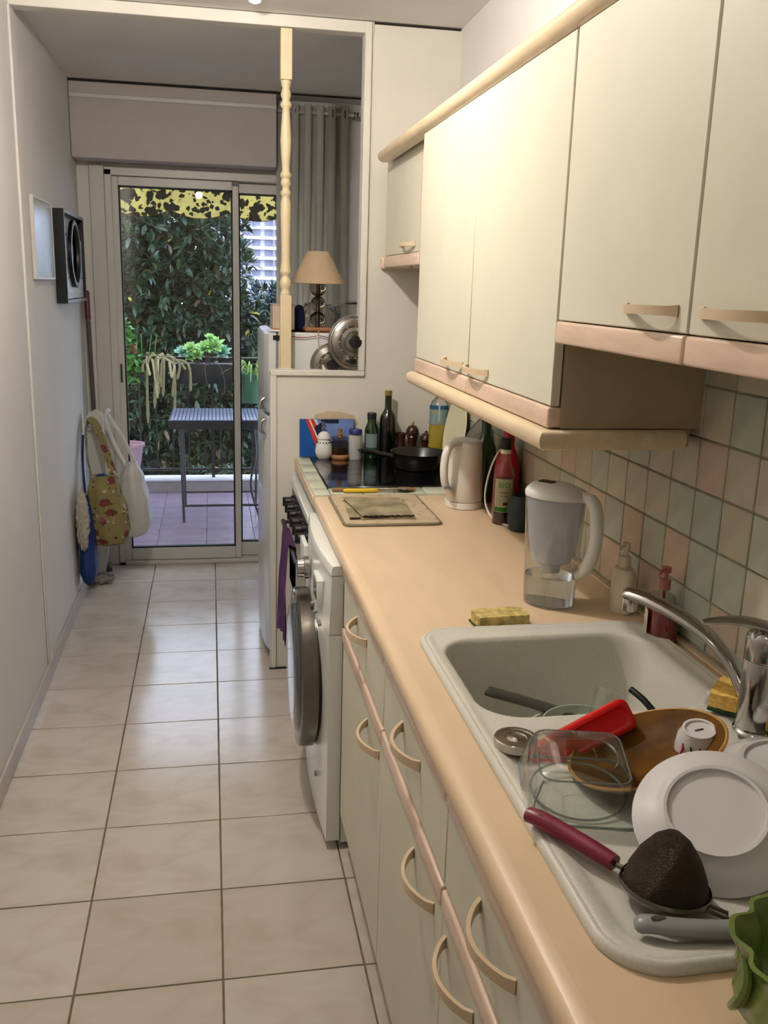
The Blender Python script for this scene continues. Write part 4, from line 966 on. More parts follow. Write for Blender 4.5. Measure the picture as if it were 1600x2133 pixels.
# green ruffled pot, bottom right corner
c = (.538, -1.208, ZW)
t = thing('green_ruffled_pot', 'green glazed ceramic pot with a ruffled rim in the bottom right corner', 'pot', c)
def wv(u, z): return (.07*math.sin(2*PI*u*7+z*25)+.03*math.sin(2*PI*u*14))*(0.25+.75*min(1, z/.10))
obj('pot_wall', lathe(BM(), [(z_[0], z_[1]*.82) for z_ in [(.048, 0), (.052, .004), (.066, .030), (.070, .055), (.064, .080), (.070, .105), (.078, .118), (.073, .119), (.062, .104), (.056, .080), (.060, .055), (.055, .030), (.044, .008), (.001, .007)]], 84, c=c, wav=wv, sx=.98), 'green_ceramic', t)
b = BM()
for k in range(7):
    a0 = 2*PI*k/7; pts = [(c[0]+(.069+.004*math.sin(s*6))*math.cos(a0+.35*math.sin(s*3)), c[1]+(.069+.004*math.sin(s*6))*math.sin(a0+.35*math.sin(s*3)), ZW+.015+.070*s) for s in [i/12 for i in range(13)]]
    tube(b, pts, [.003+.003*math.sin(PI*i/12) for i in range(13)], 8)
obj('leaf_relief', b, 'green_ceramic', t)

# ================================================================== BEYOND THE PARTITION
# turned post in the opening
t = thing('turned_post', 'cream turned wooden post standing on the end of the low partition', 'post', (.281, 1.80, 1.248))
c = (.281, 1.80, 0)
obj('base_block', box(BM(), .260, .303, 1.779, 1.821, 1.2485, 1.530, .002, 1), 'baluster', t)
obj('top_block', box(BM(), .260, .302, 1.779, 1.821, 2.295, 2.466, .002, 1), 'baluster', t)
obj('foot_plate', box(BM(), .254, .309, 1.774, 1.823, 1.2482, 1.253, .001, 1), 'wall_trim', t)
pr = [(.019, 1.530), (.021, 1.536), (.016, 1.545), (.0165, 1.556), (.0215, 1.566), (.0225, 1.578), (.018, 1.592), (.0135, 1.600), (.0135, 1.606), (.0205, 1.612), (.0215, 1.622), (.018, 1.634), (.0165, 1.66), (.0165, 1.72), (.0195, 1.83), (.0195, 1.87), (.015, 1.885), (.014, 1.892), (.020, 1.900), (.020, 1.908), (.013, 1.916), (.013, 1.926), (.019, 1.936), (.019, 1.944), (.014, 1.955), (.021, 1.965), (.021, 1.972), (.0135, 1.982),
      (.0145, 2.00), (.0185, 2.05), (.0205, 2.09), (.018, 2.13), (.0145, 2.18), (.0135, 2.20), (.0205, 2.207), (.0205, 2.216), (.014, 2.224), (.014, 2.230), (.018, 2.240), (.0195, 2.248), (.015, 2.262), (.013, 2.268), (.018, 2.282), (.0195, 2.294)]
obj('turned_shaft', lathe(BM(), pr, 32, c=c), 'baluster', t, ang=50)

# fridge
t = thing('fridge_freezer', 'white fridge-freezer behind the partition, door facing the passage', 'fridge', (.52, 2.15, 0))
FY0, FY1, FZ = 1.850, 2.46, 1.388
obj('body', box(BM(), .258, .82, FY0, FY1, .03, FZ, .006, 2), 'fridge_white', t)
for z0, z1, n_ in ((.045, 1.052, 'door'), (1.066, FZ-.002, 'freezer_door')):
    rs = []
    for z, o in ((z0, .008), (z0+.010, .0), (z1-.010, 0), (z1, .008)):
        r = []
        for i in range(13):
            u = i/12; y = FY0+(FY1-FY0)*u; r.append(Vector((.208+o-.012*(1-(2*u-1)**2)+.012*(abs(2*u-1)**8), y, z)))
        r += [Vector((.248, FY1, z)), Vector((.248, FY0, z))]
        rs.append(r)
    d = obj(n_, rings(BM(), rs), 'fridge_white', t)
    zz = (z1-.012, z1-.075) if z0 < 1 else (z0+.012, z0+.06)
    b = BM(); tube(b, smooth_path([(.206, FY0+.03, zz[0]), (.192, FY0+.03, zz[0]+(zz[1]-zz[0])*.2), (.190, FY0+.03, zz[0]+(zz[1]-zz[0])*.7), (.206, FY0+.03, zz[1])], 4), .008, 8); obj('handle', b, 'chrome', d)
obj('door_seal', box(BM(), .2485, .2575, FY0+.006, FY1-.006, .05, FZ-.008), 'seal_grey', t)
obj('hinge_cover', box(BM(), .236, .262, FY0-.0005, FY0+.03, FZ-.032, FZ-.012, .001, 1), 'black_plastic', t)
for yy in (FY0+.05, FY1-.05): obj('foot', lathe(BM(), [(.02, 0), (.02, .03)], 12, c=(.32, yy, 0)), 'rubber', t); obj('foot', lathe(BM(), [(.02, 0), (.02, .03)], 12, c=(.77, yy, 0)), 'rubber', t)
FT = FZ
# things on the fridge
b = BM(); g = []
for j in range(9):
    row = []
    for i in range(31):
        x = .30+.40*i/30; y = FY0-.006+.32*j/8; z = FT+.0012
        if j == 0: y = FY0-.004; z = FT-.010-.010*abs(math.sin(i*.31+.4))
        row.append(b.verts.new((x, y, z)))
    g.append(row)
for j in range(8):
    for i in range(30): b.faces.new((g[j][i], g[j][i+1], g[j+1][i+1], g[j+1][i]))
bmesh.ops.solidify(b, geom=b.faces[:], thickness=.0012)
t = thing('red_mat', 'red cloth mat with a pale scalloped edge on top of the fridge', 'mat', (.50, 2.0, FT))
obj('cloth', b, 'red_cloth', t)
b = BM(); tube(b, [(.30+.40*i/30, FY0-.006, FT-.013-.010*abs(math.sin(i*.31+.4))) for i in range(31)], .0016, 6); obj('pale_edge', b, 'paper_white', t)
t = thing('table_lamp', 'table lamp with beige cone shade on stacked smoky glass balls', 'lamp', (.424, 1.97, FT+.002))
lx, ly, l0 = .424, 1.955, FT+.0022
obj('base', box(BM(), lx-.055, lx+.055, ly-.05, ly+.05, l0, l0+.016, .003, 2), 'light_wood', t)
obj('glass_ball', lathe(BM(), [(.012, .0)]+[(.033*math.sin(a), .033-.033*math.cos(a)) for a in [PI*(.12+.76*i/12) for i in range(13)]], 32, c=(lx, ly, l0+.014)), 'smoke_glass', t)
obj('glass_ball', lathe(BM(), [(.031*math.sin(a), .031-.031*math.cos(a)) for a in [PI*(.1+.8*i/12) for i in range(13)]], 32, c=(lx, ly, l0+.078)), 'smoke_glass', t)
obj('glass_ball', lathe(BM(), [(.034*math.sin(a), .034-.034*math.cos(a)) for a in [PI*(.1+.8*i/12) for i in range(13)]], 32, c=(lx, ly, l0+.137)), 'smoke_glass', t)
obj('stem', lathe(BM(), [(.007, .020), (.007, .215)], 12, c=(lx, ly, l0)), 'dark_steel', t)
b = BM(); lathe(b, [(.108, 0), (.110, .002), (.044, .125), (.042, .126)], 48, c=(lx, ly, 1.577), cap0=False, cap1=False); bmesh.ops.solidify(b, geom=b.faces[:], thickness=.0015); obj('lamp_shade', b, 'lamp_shade', t)
obj('shade_frame', tube(BM(), [(lx-.043, ly, 1.700), (lx, ly, 1.696), (lx+.043, ly, 1.700)], .0015, 6), 'dark_steel', t)
obj('socket', lathe(BM(), [(.013, 0), (.013, .05)], 16, c=(lx, ly, 1.597)), 'white_plastic', t)
pts = smooth_path([(lx+.0, ly-.06, FT+.004), (.412, FY0-.010, FT-.004), (.414, FY0-.014, FT-.05), (.424, FY0-.018, FT-.10), (.432, FY0-.022, FT-.125)], 5)
obj('cord', tube(BM(), pts, .0022, 6), 'cream_flex', t)
sw = BM(); tube(sw, [(.431, FY0-.022, FT-.122), (.436, FY0-.024, FT-.135), (.446, FY0-.026, FT-.155), (.454, FY0-.026, FT-.168)], [.005, .0095, .0105, .005], 12, flat=.7); obj('switch', sw, 'cream_flex', t)
t = thing('cardboard_box', 'pale box at the left end of the fridge top behind the post', 'box', (.29, 2.05, FT))
obj('box_body', box(BM(), .245, .335, 2.00, 2.16, FT+.0015, FT+.10, .002, 1), 'box_beige', t)
obj('lid_band', box(BM(), .243, .337, 1.998, 2.162, FT+.10, FT+.105, .001, 1), 'box_white', t)
b = BM(); lathe(b, [(.022, 0), (.026, .03), (.024, .07), (.014, .095), (.003, .1)], 20, sy=1.5, c=(.358, 2.06, FT+.0035)); recenter(tag(obj('navy_pouch', b, 'navy_cloth'), 'dark navy pouch standing beside the pale box on the fridge', 'pouch'))
def blob(name, label, cat, m, c, r, seed, amp=.25, freq=3, zmin=None, seg=28, parent=None, pinch=0):
    b = BM(); bmesh.ops.create_icosphere(b, subdivisions=4, radius=1)
    for v in b.verts:
        n_ = noise.noise(v.co*freq+Vector((seed, seed, 0)))+.4*noise.noise(v.co*freq*2.7+Vector((seed, 0, 1)))
        k = 1+amp*n_; z = v.co.z
        pf = 1-pinch*max(0, z)**1.5
        v.co = Vector((c[0]+r[0]*v.co.x*k*pf, c[1]+r[1]*v.co.y*k*pf, c[2]+r[2]*z*k))
        if zmin is not None: v.co.z = max(v.co.z, zmin)
    o = obj(name, b, m, parent, ang=70)
    if parent is None: recenter(tag(o, label, cat))
    return o
blob('plastic_bag', 'crumpled clear plastic bag of odds and ends behind the lamp base', 'bag', 'bag_clear', (.440, 2.12, FT+.055), (.085, .06, .06), 3, .3, 4, zmin=FT+.003)
b = BM(); prism(b, [(.215, 0), (.235, -.05), (.285, -.045), (.28, .03), (.25, .035)], .006, Matrix.Translation((0, 1.93, FT+.001))); recenter(tag(obj('white_paper', b, 'paper_white', smooth=False), 'white leaflet on the front left corner of the fridge top', 'paper'))
b = BM(); prism(b, [(.240, 0), (.25, -.035), (.30, -.03), (.30, .03)], .004, Matrix.Translation((0, 1.925, FT+.0075))); recenter(tag(obj('orange_paper', b, 'paper_orange', smooth=False), 'orange-brown card lying on the white leaflet', 'paper'))
# clear box with pen, right on the fridge
t = thing('clear_box', 'clear plastic storage box on the fridge, right of the lamp', 'box', (.60, 2.1, FT))
b = rings(BM(), [rrect(.525, .665, 1.98, 2.20, .015, FT+z) for z in (.002, .10)], True, False); bmesh.ops.solidify(b, geom=b.faces[:], thickness=.0015); obj('box_wall', b, 'bottle_clear', t)
obj('box_lid', rings(BM(), [rrect(.521+o, .669-o, 1.976+o, 2.204-o, .018, FT+z) for o, z in ((0, .1005), (0, .106), (.004, .109))]), 'bottle_clear', t)
b = BM(); tube(b, [(.545, 2.03, FT+.1105+.005), (.56, 2.03, FT+.1165), (.61, 2.03, FT+.1165), (.612, 2.03, FT+.116), (.645, 2.03, FT+.1155)], [.001, .0055, .006, .0022, .001], 10)
recenter(tag(obj('pen', b, 'dark_steel'), 'dark tapered pen lying on the clear box', 'pen'))
# pot lids behind the ledge
def ylid(label, cx, cyy, r, zb, tilt, spin=0):
    t = thing('saucepan_lid', label, 'pot lid', (cx, cyy, zb), group='steel lids leaning on the fridge side')
    mt = Matrix.Translation((cx, cyy, zb+r*math.cos(tilt))) @ Matrix.Rotation(PI/2-tilt, 4, 'X')
    b = BM(); lathe(b, [(r, 0), (r, .003), (r*.95, .004), (r*.92, .008), (r*.88, .009), (r*.86, .006), (r*.62, .013), (r*.60, .016), (r*.56, .016), (r*.54, .013), (r*.40, .016), (r*.38, .019), (r*.30, .020)], 64, cap0=False, cap1=True); bmesh.ops.solidify(b, geom=b.faces[:], thickness=.0008)
    placed(t, 'dome', b, 'steel', mt)
    b = BM(); lathe(b, [(.012, .020), (.012, .026), (.022, .030), (.024, .034), (.022, .037), (.004, .038)], 28); placed(t, 'knob', b, 'black_plastic', mt)
    for i in range(12):
        a = 2*PI*i/12; b = BM(); lathe(b, [(.0022, .0135), (.0022, .0165)], 8, c=(r*.72*math.cos(a)*.8, r*.72*math.sin(a)*.8, 0)); placed(t, 'steam_hole', b, 'label_cream', mt)
    return t
ylid('large steel saucepan lid with black knob standing on the partition ledge', .555, 1.800, .108, 1.2492, .10)
ylid('smaller steel saucepan lid half hidden below the ledge behind the lamp switch', .470, 1.838, .088, 1.175, .02)

# curtain and rod
t = thing('curtain', 'grey-beige eyelet curtain drawn to the right of the door', 'curtain', (.53, 3.24, .02))
b = BM(); nu = 150; rs = []
def cx_(u, z):
    x = .345+.385*u; a = u*6*2*PI; amp = .026*(0.25 if u < .2 else 1)
    return Vector((x+.010*math.sin(a*2), 3.24+amp*math.cos(a)+.01*math.sin(3*z+u*8), z))
rs = [[cx_(i/nu, z) for i in range(nu+1)] for z in [.02+.07*k for k in range(36)]]
rings(b, rs, False, False, closed=False); bmesh.ops.solidify(b, geom=b.faces[:], thickness=.0015); obj('fabric', b, 'curtain', t, ang=80)
for i in range(6):
    bb = BM(); c0 = cx_((i+.5)/6, 2.44)
    rr = [[Vector((c0.x+d, 3.242+r*math.cos(2*PI*k/20), 2.435+r*math.sin(2*PI*k/20))) for k in range(20)] for r, d in ((.020, -.003), (.028, -.003), (.028, .003), (.020, .003), (.020, -.003))]
    rings(bb, rr, False, False); obj('eyelet', bb, 'dark_steel', t)
t = thing('curtain_rod', 'thin metal curtain rod above the right side of the door', 'rod', (.6, 3.242, 2.435))
obj('pole', tube(BM(), [(.342, 3.242, 2.435), (.926, 3.242, 2.435)], .010, 14), 'box_white', t)
b = BM(); tube(b, [(.76, 3.242, 2.435), (.76, 3.338, 2.435)], .006, 8); lathe(b, [(.014, -.014), (.014, .014)], 14, c=(.76, 3.242, 2.435)); obj('bracket', b, 'dark_steel', t)

# pictures on the left wall
XLW = XL
t = thing('picture', 'pale glazed picture in a thin frame, nearer of the two on the left wall', 'picture', (XLW, 2.16, 1.72))
obj('backing', box(BM(), XLW+.001, XLW+.012, 1.950, 2.378, 1.568, 1.868), 'frame_pale', t)
b = BM()
for (a0, a1, c0, c1) in ((1.946, 1.956, 1.563, 1.873), (2.373, 2.383, 1.563, 1.873), (1.956, 2.373, 1.563, 1.573), (1.956, 2.373, 1.863, 1.873)): box(b, XLW+.001, XLW+.016, a0, a1, c0, c1, .001, 1)
obj('frame', b, 'frame_pale', t)
obj('print', box(BM(), XLW+.0122, XLW+.0128, 1.957, 2.372, 1.574, 1.862), 'picture_pale', t)
obj('glazing', box(BM(), XLW+.0130, XLW+.0145, 1.957, 2.372, 1.574, 1.862), 'picture_glass', t)
t = thing('wall_clock', 'deep black framed wall clock with a black oval ring on pale boards', 'clock', (XLW, 2.81, 1.66))
y0_, y1_, z0_, z1_ = 2.478, 3.12, 1.462, 1.862
b = BM()
for (a0, a1, c0, c1) in ((y0_, y0_+.018, z0_, z1_), (y1_-.018, y1_, z0_, z1_), (y0_+.018, y1_-.018, z0_, z0_+.016), (y0_+.018, y1_-.018, z1_-.016, z1_)): box(b, XLW+.001, XLW+.048, a0, a1, c0, c1, .001, 1)
obj('frame', b, 'frame_black', t)
for i in range(4):
    zz0 = z0_+.017+i*.0915; obj('plank', box(BM(), XLW+.030, XLW+.036, y0_+.019, y1_-.019, zz0, zz0+.0905, .0015, 1), 'picture_wood', t)
obj('clock_face', xdisc([(.125, 0), (.125, -.002), (.120, -.003), (.001, -.003)], 48, c=(0, 0, 0)), 'clock_face', t, local=True)
cf = t.children[-1]; cf.data.transform(Matrix.Rotation(PI, 4, 'Z')); cf.location = (.037, -.04, .02)
o = obj('clock_ring', xdisc([(.150, 0), (.152, -.016), (.148, -.018), (.132, -.018), (.126, -.004), (.126, 0)], 56), 'frame_black', t, local=True)
o.data.transform(Matrix.Rotation(PI, 4, 'Z')); o.location = (.037, -.04, .02)
for a, l_ in ((.6, .07), (2.4, .10)):
    b = BM(); box(b, .0405, .0415, -.004, .004, 0, l_); bmesh.ops.transform(b, matrix=Matrix.Translation((0, -.04, .02)) @ Matrix.Rotation(a, 4, 'X'), verts=b.verts); obj('hand', b, 'frame_black', t, local=True)
obj('hanging_nail', tube(BM(), [(XLW+.001, 2.72, 1.872), (XLW+.02, 2.72, 1.872)], .003, 8), 'steel', t)

# corner things: broom, folded board, bags
t = thing('broom', 'dark broom handle with a dull red top leaning in the far left corner', 'broom', (-.615, 3.22, 0))
obj('pole', tube(BM(), [(-.600, 3.16, .06), (-.630, 3.235, 1.36)], .0125, 12), 'broom_pole', t)
obj('red_grip', tube(BM(), [(-.630, 3.235, 1.362), (-.633, 3.243, 1.50), (-.634, 3.244, 1.51)], [.0145, .0145, .010], 12), 'pole_red', t)
b = BM(); box(b, -.650, -.560, 3.12, 3.20, .035, .060, .006, 2); obj('head', b, 'broom_pole', t)
b = BM()
for i in range(5):
    for j in range(6): tube(b, [(-.643+.019*i, 3.128+.013*j, .034), (-.645+.0205*i, 3.126+.0135*j, .002)], .005, 5)
obj('bristles', b, 'mesh_dark', t)
t = thing('folded_board', 'white folded board leaning upright in the corner behind the bags', 'board', (-.60, 3.08, 0))
def lean_poly(b, poly, th, y_of): 
    rs = [[Vector((x, y_of(z)+d, z)) for x, z in poly] for d in (-th/2, th/2)]
    rings(b, rs)
    return b
obj('panel', lean_poly(BM(), [(-.655, .78), (-.650, .86), (-.632, .895), (-.600, .915), (-.572, .905), (-.560, .88), (-.553, .50), (-.556, .18), (-.575, .06), (-.610, .005), (-.625, .03), (-.60, .15), (-.615, .40)], .022, lambda z: 3.03+.055*z), 'board_white', t)
o = obj('round_foot', lathe(BM(), [(.020, -.01), (.021, .008), (.015, .012), (.006, .009), (.006, .004), (.001, .004)], 24), 'paper_white', t, local=True); o.rotation_euler = (PI/2, 0, 0); o.location = (-.030, -.0325, .835)
mat('rag_grey', '#8d8880', .95, var=.2, scale=12, bump=.5, bscale=50)
blob('grey_rag', 'greyish rag on the floor at the foot of the white board', 'rag', 'rag_grey', (-.595, 3.02, .022), (.065, .055, .030), 9, .35, 4, zmin=.002)
def sack(name, m, c, z0, z1, rx, ry, prof, seed, parent, amp=.10):
    """soft bag: cross sections follow prof (height fraction, width factor)"""
    b = BM(); rs = []; n = 44; K = 30
    def wf(u):
        for (a, fa), (b_, fb) in zip(prof[:-1], prof[1:]):
            if u <= b_: q = (u-a)/(b_-a); q = q*q*(3-2*q); return fa+(fb-fa)*q
        return prof[-1][1]
    for k in range(K+1):
        u = k/K; z = z0+(z1-z0)*u; r = []
        for i in range(n):
            a = 2*PI*i/n; ca, sa = math.cos(a), math.sin(a)
            ca = math.copysign(abs(ca)**.8, ca); sa = math.copysign(abs(sa)**.8, sa)
            f = wf(u)*(1+amp*noise.noise(Vector((ca*1.3, sa*1.3, u*2.2+seed)))+amp*.5*math.sin(a*7+seed+u*2)*(.3+.7*u)+amp*.45*noise.noise(Vector((ca*4, sa*4, u*7+seed))))
            r.append(Vector((c[0]+rx*ca*f, c[1]+ry*sa*f, z+.012*noise.noise(Vector((ca*2, sa*2, seed+u*3))))))
        rs.append(r)
    rings(b, rs); return obj(name, b, m, parent, ang=80)
t = thing('blue_bag', 'blue fabric bag hanging lowest in the corner against the left wall', 'bag', (-.612, 2.76, .10))
sack('bag_body', 'blue_bag', (-.614, 2.70), .095, .545, .044, .095, [(0, .25), (.05, .7), (.18, 1), (.45, .9), (.75, .6), (1, .25)], 5.3, t)
obj('strap', tube(BM(), smooth_path([(-.63, 2.80, .53), (-.645, 2.88, .68), (-.648, 2.96, .80)], 5), .006, 8), 'blue_bag', t)
# white fluffy duster
b = BM(); bmesh.ops.create_icosphere(b, subdivisions=5, radius=1)
for v in b.verts:
    n_ = noise.noise(v.co*Vector((9, 9, 22)).x*.6)+.6*noise.noise(v.co*17)
    v.co = Vector((-.622+.028*v.co.x*(1+.35*n_), 2.60+.03*v.co.y*(1+.3*n_), .445+.150*v.co.z*(1+.10*n_)))
recenter(tag(obj('fluffy_duster', b, 'fluff', ang=180), 'off-white fluffy duster hanging between the wall and the floral bag', 'duster'))
t = thing('floral_bag', 'olive floral-print cloth shopping bag hanging in the corner', 'bag', (-.535, 2.78, .27))
sack('bag_body', 'floral', (-.538, 2.80), .272, .625, .112, .085, [(0, .55), (.04, .85), (.18, 1.0), (.5, .93), (.8, .72), (1, .50)], 11.2, t, amp=.12)
for pth in ([(-.592, 2.82, .60), (-.618, 2.86, .70), (-.630, 2.94, .82), (-.625, 3.00, .870), (-.61, 2.97, .86)], [(-.490, 2.82, .60), (-.520, 2.87, .70), (-.568, 2.95, .82), (-.600, 3.00, .872), (-.615, 2.98, .865)]):
    obj('strap', tube(BM(), smooth_path(pth, 6), [.026]+[.020]*(len(smooth_path(pth, 6))-2)+[.010], 10, flat=.22), 'floral', t)
blob('lining', None, None, 'blue_bag', (-.545, 2.79, .615), (.030, .03, .02), 4, .2, 3, parent=t)
t = thing('white_carrier_bag', 'translucent white plastic carrier bag hanging right of the floral bag', 'bag', (-.41, 2.95, .27))
sack('bag_body', 'white_bag', (-.415, 2.96), .272, .66, .088, .075, [(0, .45), (.05, .8), (.22, 1.0), (.5, .92), (.8, .62), (1, .30)], 23.7, t, amp=.15)
for pth in ([(-.44, 2.96, .64), (-.500, 3.01, .74), (-.543, 3.05, .86), (-.550, 3.06, .895)], [(-.395, 2.98, .64), (-.455, 3.04, .76), (-.530, 3.08, .88), (-.548, 3.08, .90)]):
    obj('strap', tube(BM(), smooth_path(pth, 6), [.020]+[.012]*(len(smooth_path(pth, 6))-1), 10, flat=.22), 'white_bag', t)
t = thing('wall_hook', 'small round white hook above the bags by the door frame', 'hook', (-.553, 3.30, .90))
b = BM(); tube(b, [(-.553, 3.315, .885), (-.553, 3.27, .885)], .006, 8); obj('stem', b, 'white_plastic', t)
b = BM(); lathe(b, [(.001, -.012), (.012, -.006), (.013, .004), (.008, .011), (.001, .013)], 18, c=(-.553, 3.265, .885)); obj('knob', b, 'paper_white', t)

# ceiling lamps
def glow(name, k):
    bm_ = bpy.data.materials.new(name); bm_.use_nodes = True; bb_ = bm_.node_tree.nodes['Principled BSDF']
    bb_.inputs['Emission Color'].default_value = (*WARM, 1); bb_.inputs['Emission Strength'].default_value = k; M[name] = bm_
glow('bulb', BULB); glow('fill_bulb', BULB*.03); glow('spot_lens', 60)
def ceiling_bulb(label, x, y, m):
    t = thing('ceiling_lamp', label, 'light', (x, y, ZC-.125))
    zb = ZC-.125
    obj('glass_bulb', lathe(BM(), [(.035*math.sin(a), .035-.035*math.cos(a)) for a in [PI*(.03+.82*i/14) for i in range(15)]], 28, c=(x, y, zb)), m, t)
    obj('ceiling_plate', lathe(BM(), [(.018, .064), (.020, .070), (.020, .108), (.034, .114), (.036, .1245)], 28, c=(x, y, zb)), 'white_plastic', t)
    return t
ceiling_bulb('bare bulb on a ceiling plate over the middle of the passage', -.10, .42, 'bulb')
ceiling_bulb('added dim fill bulb, unseen above the viewer near the back wall', -.10, -1.45, 'fill_bulb')  # unseen weak fill light, added for the near end of the kitchen
t = thing('ceiling_spotlight', 'small bright ceiling spotlight peeping in at the top edge of the picture', 'light', (.160, 1.60, ZC))
obj('housing', lathe(BM(), [(.024, 0), (.026, -.001), (.026, -.012), (.020, -.014)], 32, c=(.160, 1.60, ZC-.0005), cap1=False), 'white_enamel', t)
obj('lens', lathe(BM(), [(.019, -.010), (.017, -.015), (.010, -.019), (.001, -.020)], 28, c=(.160, 1.60, ZC-.0005)), 'spot_lens', t)

# ================================================================== BALCONY AND GARDEN
fo = struct('floor_balcony', box(BM(), -1.6, 2.2, YD+.10, 5.22, -.14, -.006), 'terrace_wall', label='balcony floor of dull mauve tiles')
TT = .30; pr_ = None
for r in range(6):
    for cc in range(-5, 7):
        loc = (cc*TT+.10, YD+.16+TT/2+r*TT, 0)
        if pr_ is None:
            pr_ = obj('terrace_tile', box(BM(), -TT/2+.002, TT/2-.002, -TT/2+.002, TT/2-.002, -.006, 0, .001, 1), 'terrace_tile'); pr_.parent = fo; pr_.location = loc
        else: inst('terrace_tile', pr_, loc, fo)
cu_ = struct('trim_7', box(BM(), -1.6, 2.2, 5.22, 5.36, -.2, .080), 'terrace_wall', label='low balcony kerb with a white capping')
obj('capping', box(BM(), -1.6, 2.2, 5.205, 5.375, .081, .098, .004, 1), 'curb_white', cu_)
struct('wall_balcony_left', box(BM(), -1.75, -1.6, YD+.16, 5.36, -.2, 2.6), 'terrace_wall', label='balcony side wall at the left')
struct('ceiling_balcony', box(BM(), -1.75, 2.35, YD+.16, 4.1, 2.56, 2.70), 'terrace_wall', label='balcony soffit')
# railing
t = thing('balcony_railing', 'black metal balcony railing with thin upright bars', 'railing', (.3, 5.29, .098))
b = BM(); box(b, -1.6, 2.2, 5.275, 5.305, .995, 1.020, .002, 1); obj('top_rail', b, 'black_metal', t)
obj('handrail_edge', box(BM(), -1.6, 2.2, 5.272, 5.276, 1.019, 1.023), 'aluminium_white', t)
obj('bottom_rail', box(BM(), -1.6, 2.2, 5.280, 5.300, .150, .168, .002, 1), 'black_metal', t)
bp_ = obj('bar', box(BM(), -.006, .006, -.006, .006, 0, .826), 'black_metal', t, local=True)
bp_.location = (-1.8, 0, .070)
for i in range(1, 31): inst('bar', bp_, (-1.5+.12*i, 5.29, .168), t)
for x in (-1.3, .0, 1.3, 2.1):
    obj('post', box(BM(), x-.012, x+.012, 5.278, 5.302, .0985, .995), 'black_metal', t)
# awning valance
t = thing('awning', 'yellow awning with a dark ivy-leaf print and a scalloped valance', 'awning', (0, 4.7, 1.97))
b = BM(); n = 220; top = []; bot = []
x0_, x1_ = -1.5, 2.1
fr_, bk_ = [], []
for i in range(n+1):
    x = x0_+(x1_-x0_)*i/n; per = .385; ph = ((x+.640)/per) % 1
    zb_ = 2.030-.052*math.sin(PI*ph)**.8
    fr_.append((x, zb_))
rs = []
for k in range(7):
    rs.append([Vector((x, 4.70+.008*math.sin(x*9)+.012*math.sin(x*3.1+k*.3), zb_+(2.26-zb_)*k/6)) for x, zb_ in fr_])
rings(b, rs, False, False, closed=False); bmesh.ops.solidify(b, geom=b.faces[:], thickness=.0012); obj('valance', b, 'awning', t)
b = BM(); tube(b, [(x, 4.70+.008*math.sin(x*9)+.012*math.sin(x*3.1)-.001, zb_) for x, zb_ in fr_], .0025, 5); obj('piping', b, 'dark_wood', t)
b = BM(); rings(b, [[Vector((x0_, 4.70, 2.26)), Vector((x1_, 4.70, 2.26))], [Vector((x0_, 3.62, 2.52)), Vector((x1_, 3.62, 2.52))]], False, False, closed=False); bmesh.ops.solidify(b, geom=b.faces[:], thickness=.0015); obj('canopy', b, 'awning', t)
obj('front_bar', box(BM(), x0_, x1_, 4.685, 4.72, 2.262, 2.29, .004, 1), 'aluminium_white', t)
# balcony table
t = thing('balcony_table', 'narrow dark metal folding table with a ribbed top on the balcony', 'table', (.06, 4.50, 0))
tx0, tx1, ty0, ty1, tz = -.285, .400, 4.262, 4.84, .684
b = BM(); box(b, tx0, tx1, ty0, ty0+.014, tz-.055, tz, .002, 1); box(b, tx0, tx1, ty1-.014, ty1, tz-.055, tz, .002, 1); box(b, tx0, tx0+.014, ty0+.014, ty1-.014, tz-.055, tz, .002, 1); box(b, tx1-.014, tx1, ty0+.014, ty1-.014, tz-.055, tz, .002, 1); obj('apron', b, 'black_metal', t)
ns = 27; sp = (tx1-tx0-.02)/ns
sl = obj('slat', box(BM(), -.011, .011, -(ty1-ty0)/2, (ty1-ty0)/2, 0, .009, .004, 2), 'table_top', t, local=True); sl.location = Vector((tx0+.01+sp*.5, (ty0+ty1)/2, tz+.0005))-WM[t.name].translation
for i in range(1, ns): inst('slat', sl, (tx0+.01+sp*(i+.5), (ty0+ty1)/2, tz+.0005), t)
for sx_, xx in ((1, -.200), (-1, .300)):
    for yy, yb in ((ty0+.03, 4.262), (ty1-.05, 4.735)):
        obj('leg', tube(BM(), [(xx-.012*sx_, yy, tz-.02), (xx, yb, 0)], .009, 8), 'black_metal', t)
obj('stretcher', tube(BM(), [(-.198, 4.30, .105), (.297, 4.30, .105)], .008, 8), 'black_metal', t)
obj('stretcher', tube(BM(), [(-.198, 4.72, .105), (.297, 4.72, .105)], .007, 8), 'black_metal', t)
obj('folding_brace', tube(BM(), smooth_path([(.30, 4.30, .03), (.25, 4.4, .22), (.29, 4.5, .42), (.27, 4.6, .64)], 4), .008, 8), 'black_metal', t)

def leaf_mesh(specs, m_idx_n=1, width=.34, fold=.25):
    """specs: (pos, dir, up, length, mat_index, widthfactor)"""
    verts = []; faces = []; mi = []
    for p, d, u, L, k, wf in specs:
        d = d.normalized(); s = d.cross(u)
        if s.length < 1e-3: s = d.cross(Vector((1, 0, .3)))
        s.normalize(); n_ = s.cross(d); w_ = L*width*wf/2; i0 = len(verts)
        verts += [p, p+d*L*.35+s*w_+n_*w_*fold, p+d*L*.75+s*w_*.75+n_*w_*fold*.6, p+d*L-n_*L*.08, p+d*L*.75-s*w_*.75+n_*w_*fold*.6, p+d*L*.35-s*w_+n_*w_*fold, p+d*L*.4, p+d*L*.75-n_*L*.02]
        faces += [(i0, i0+1, i0+6), (i0+1, i0+2, i0+7, i0+6), (i0+2, i0+3, i0+7), (i0+3, i0+4, i0+7), (i0+4, i0+5, i0+6, i0+7), (i0+5, i0, i0+6)]
        mi += [k]*6
    return verts, faces, mi
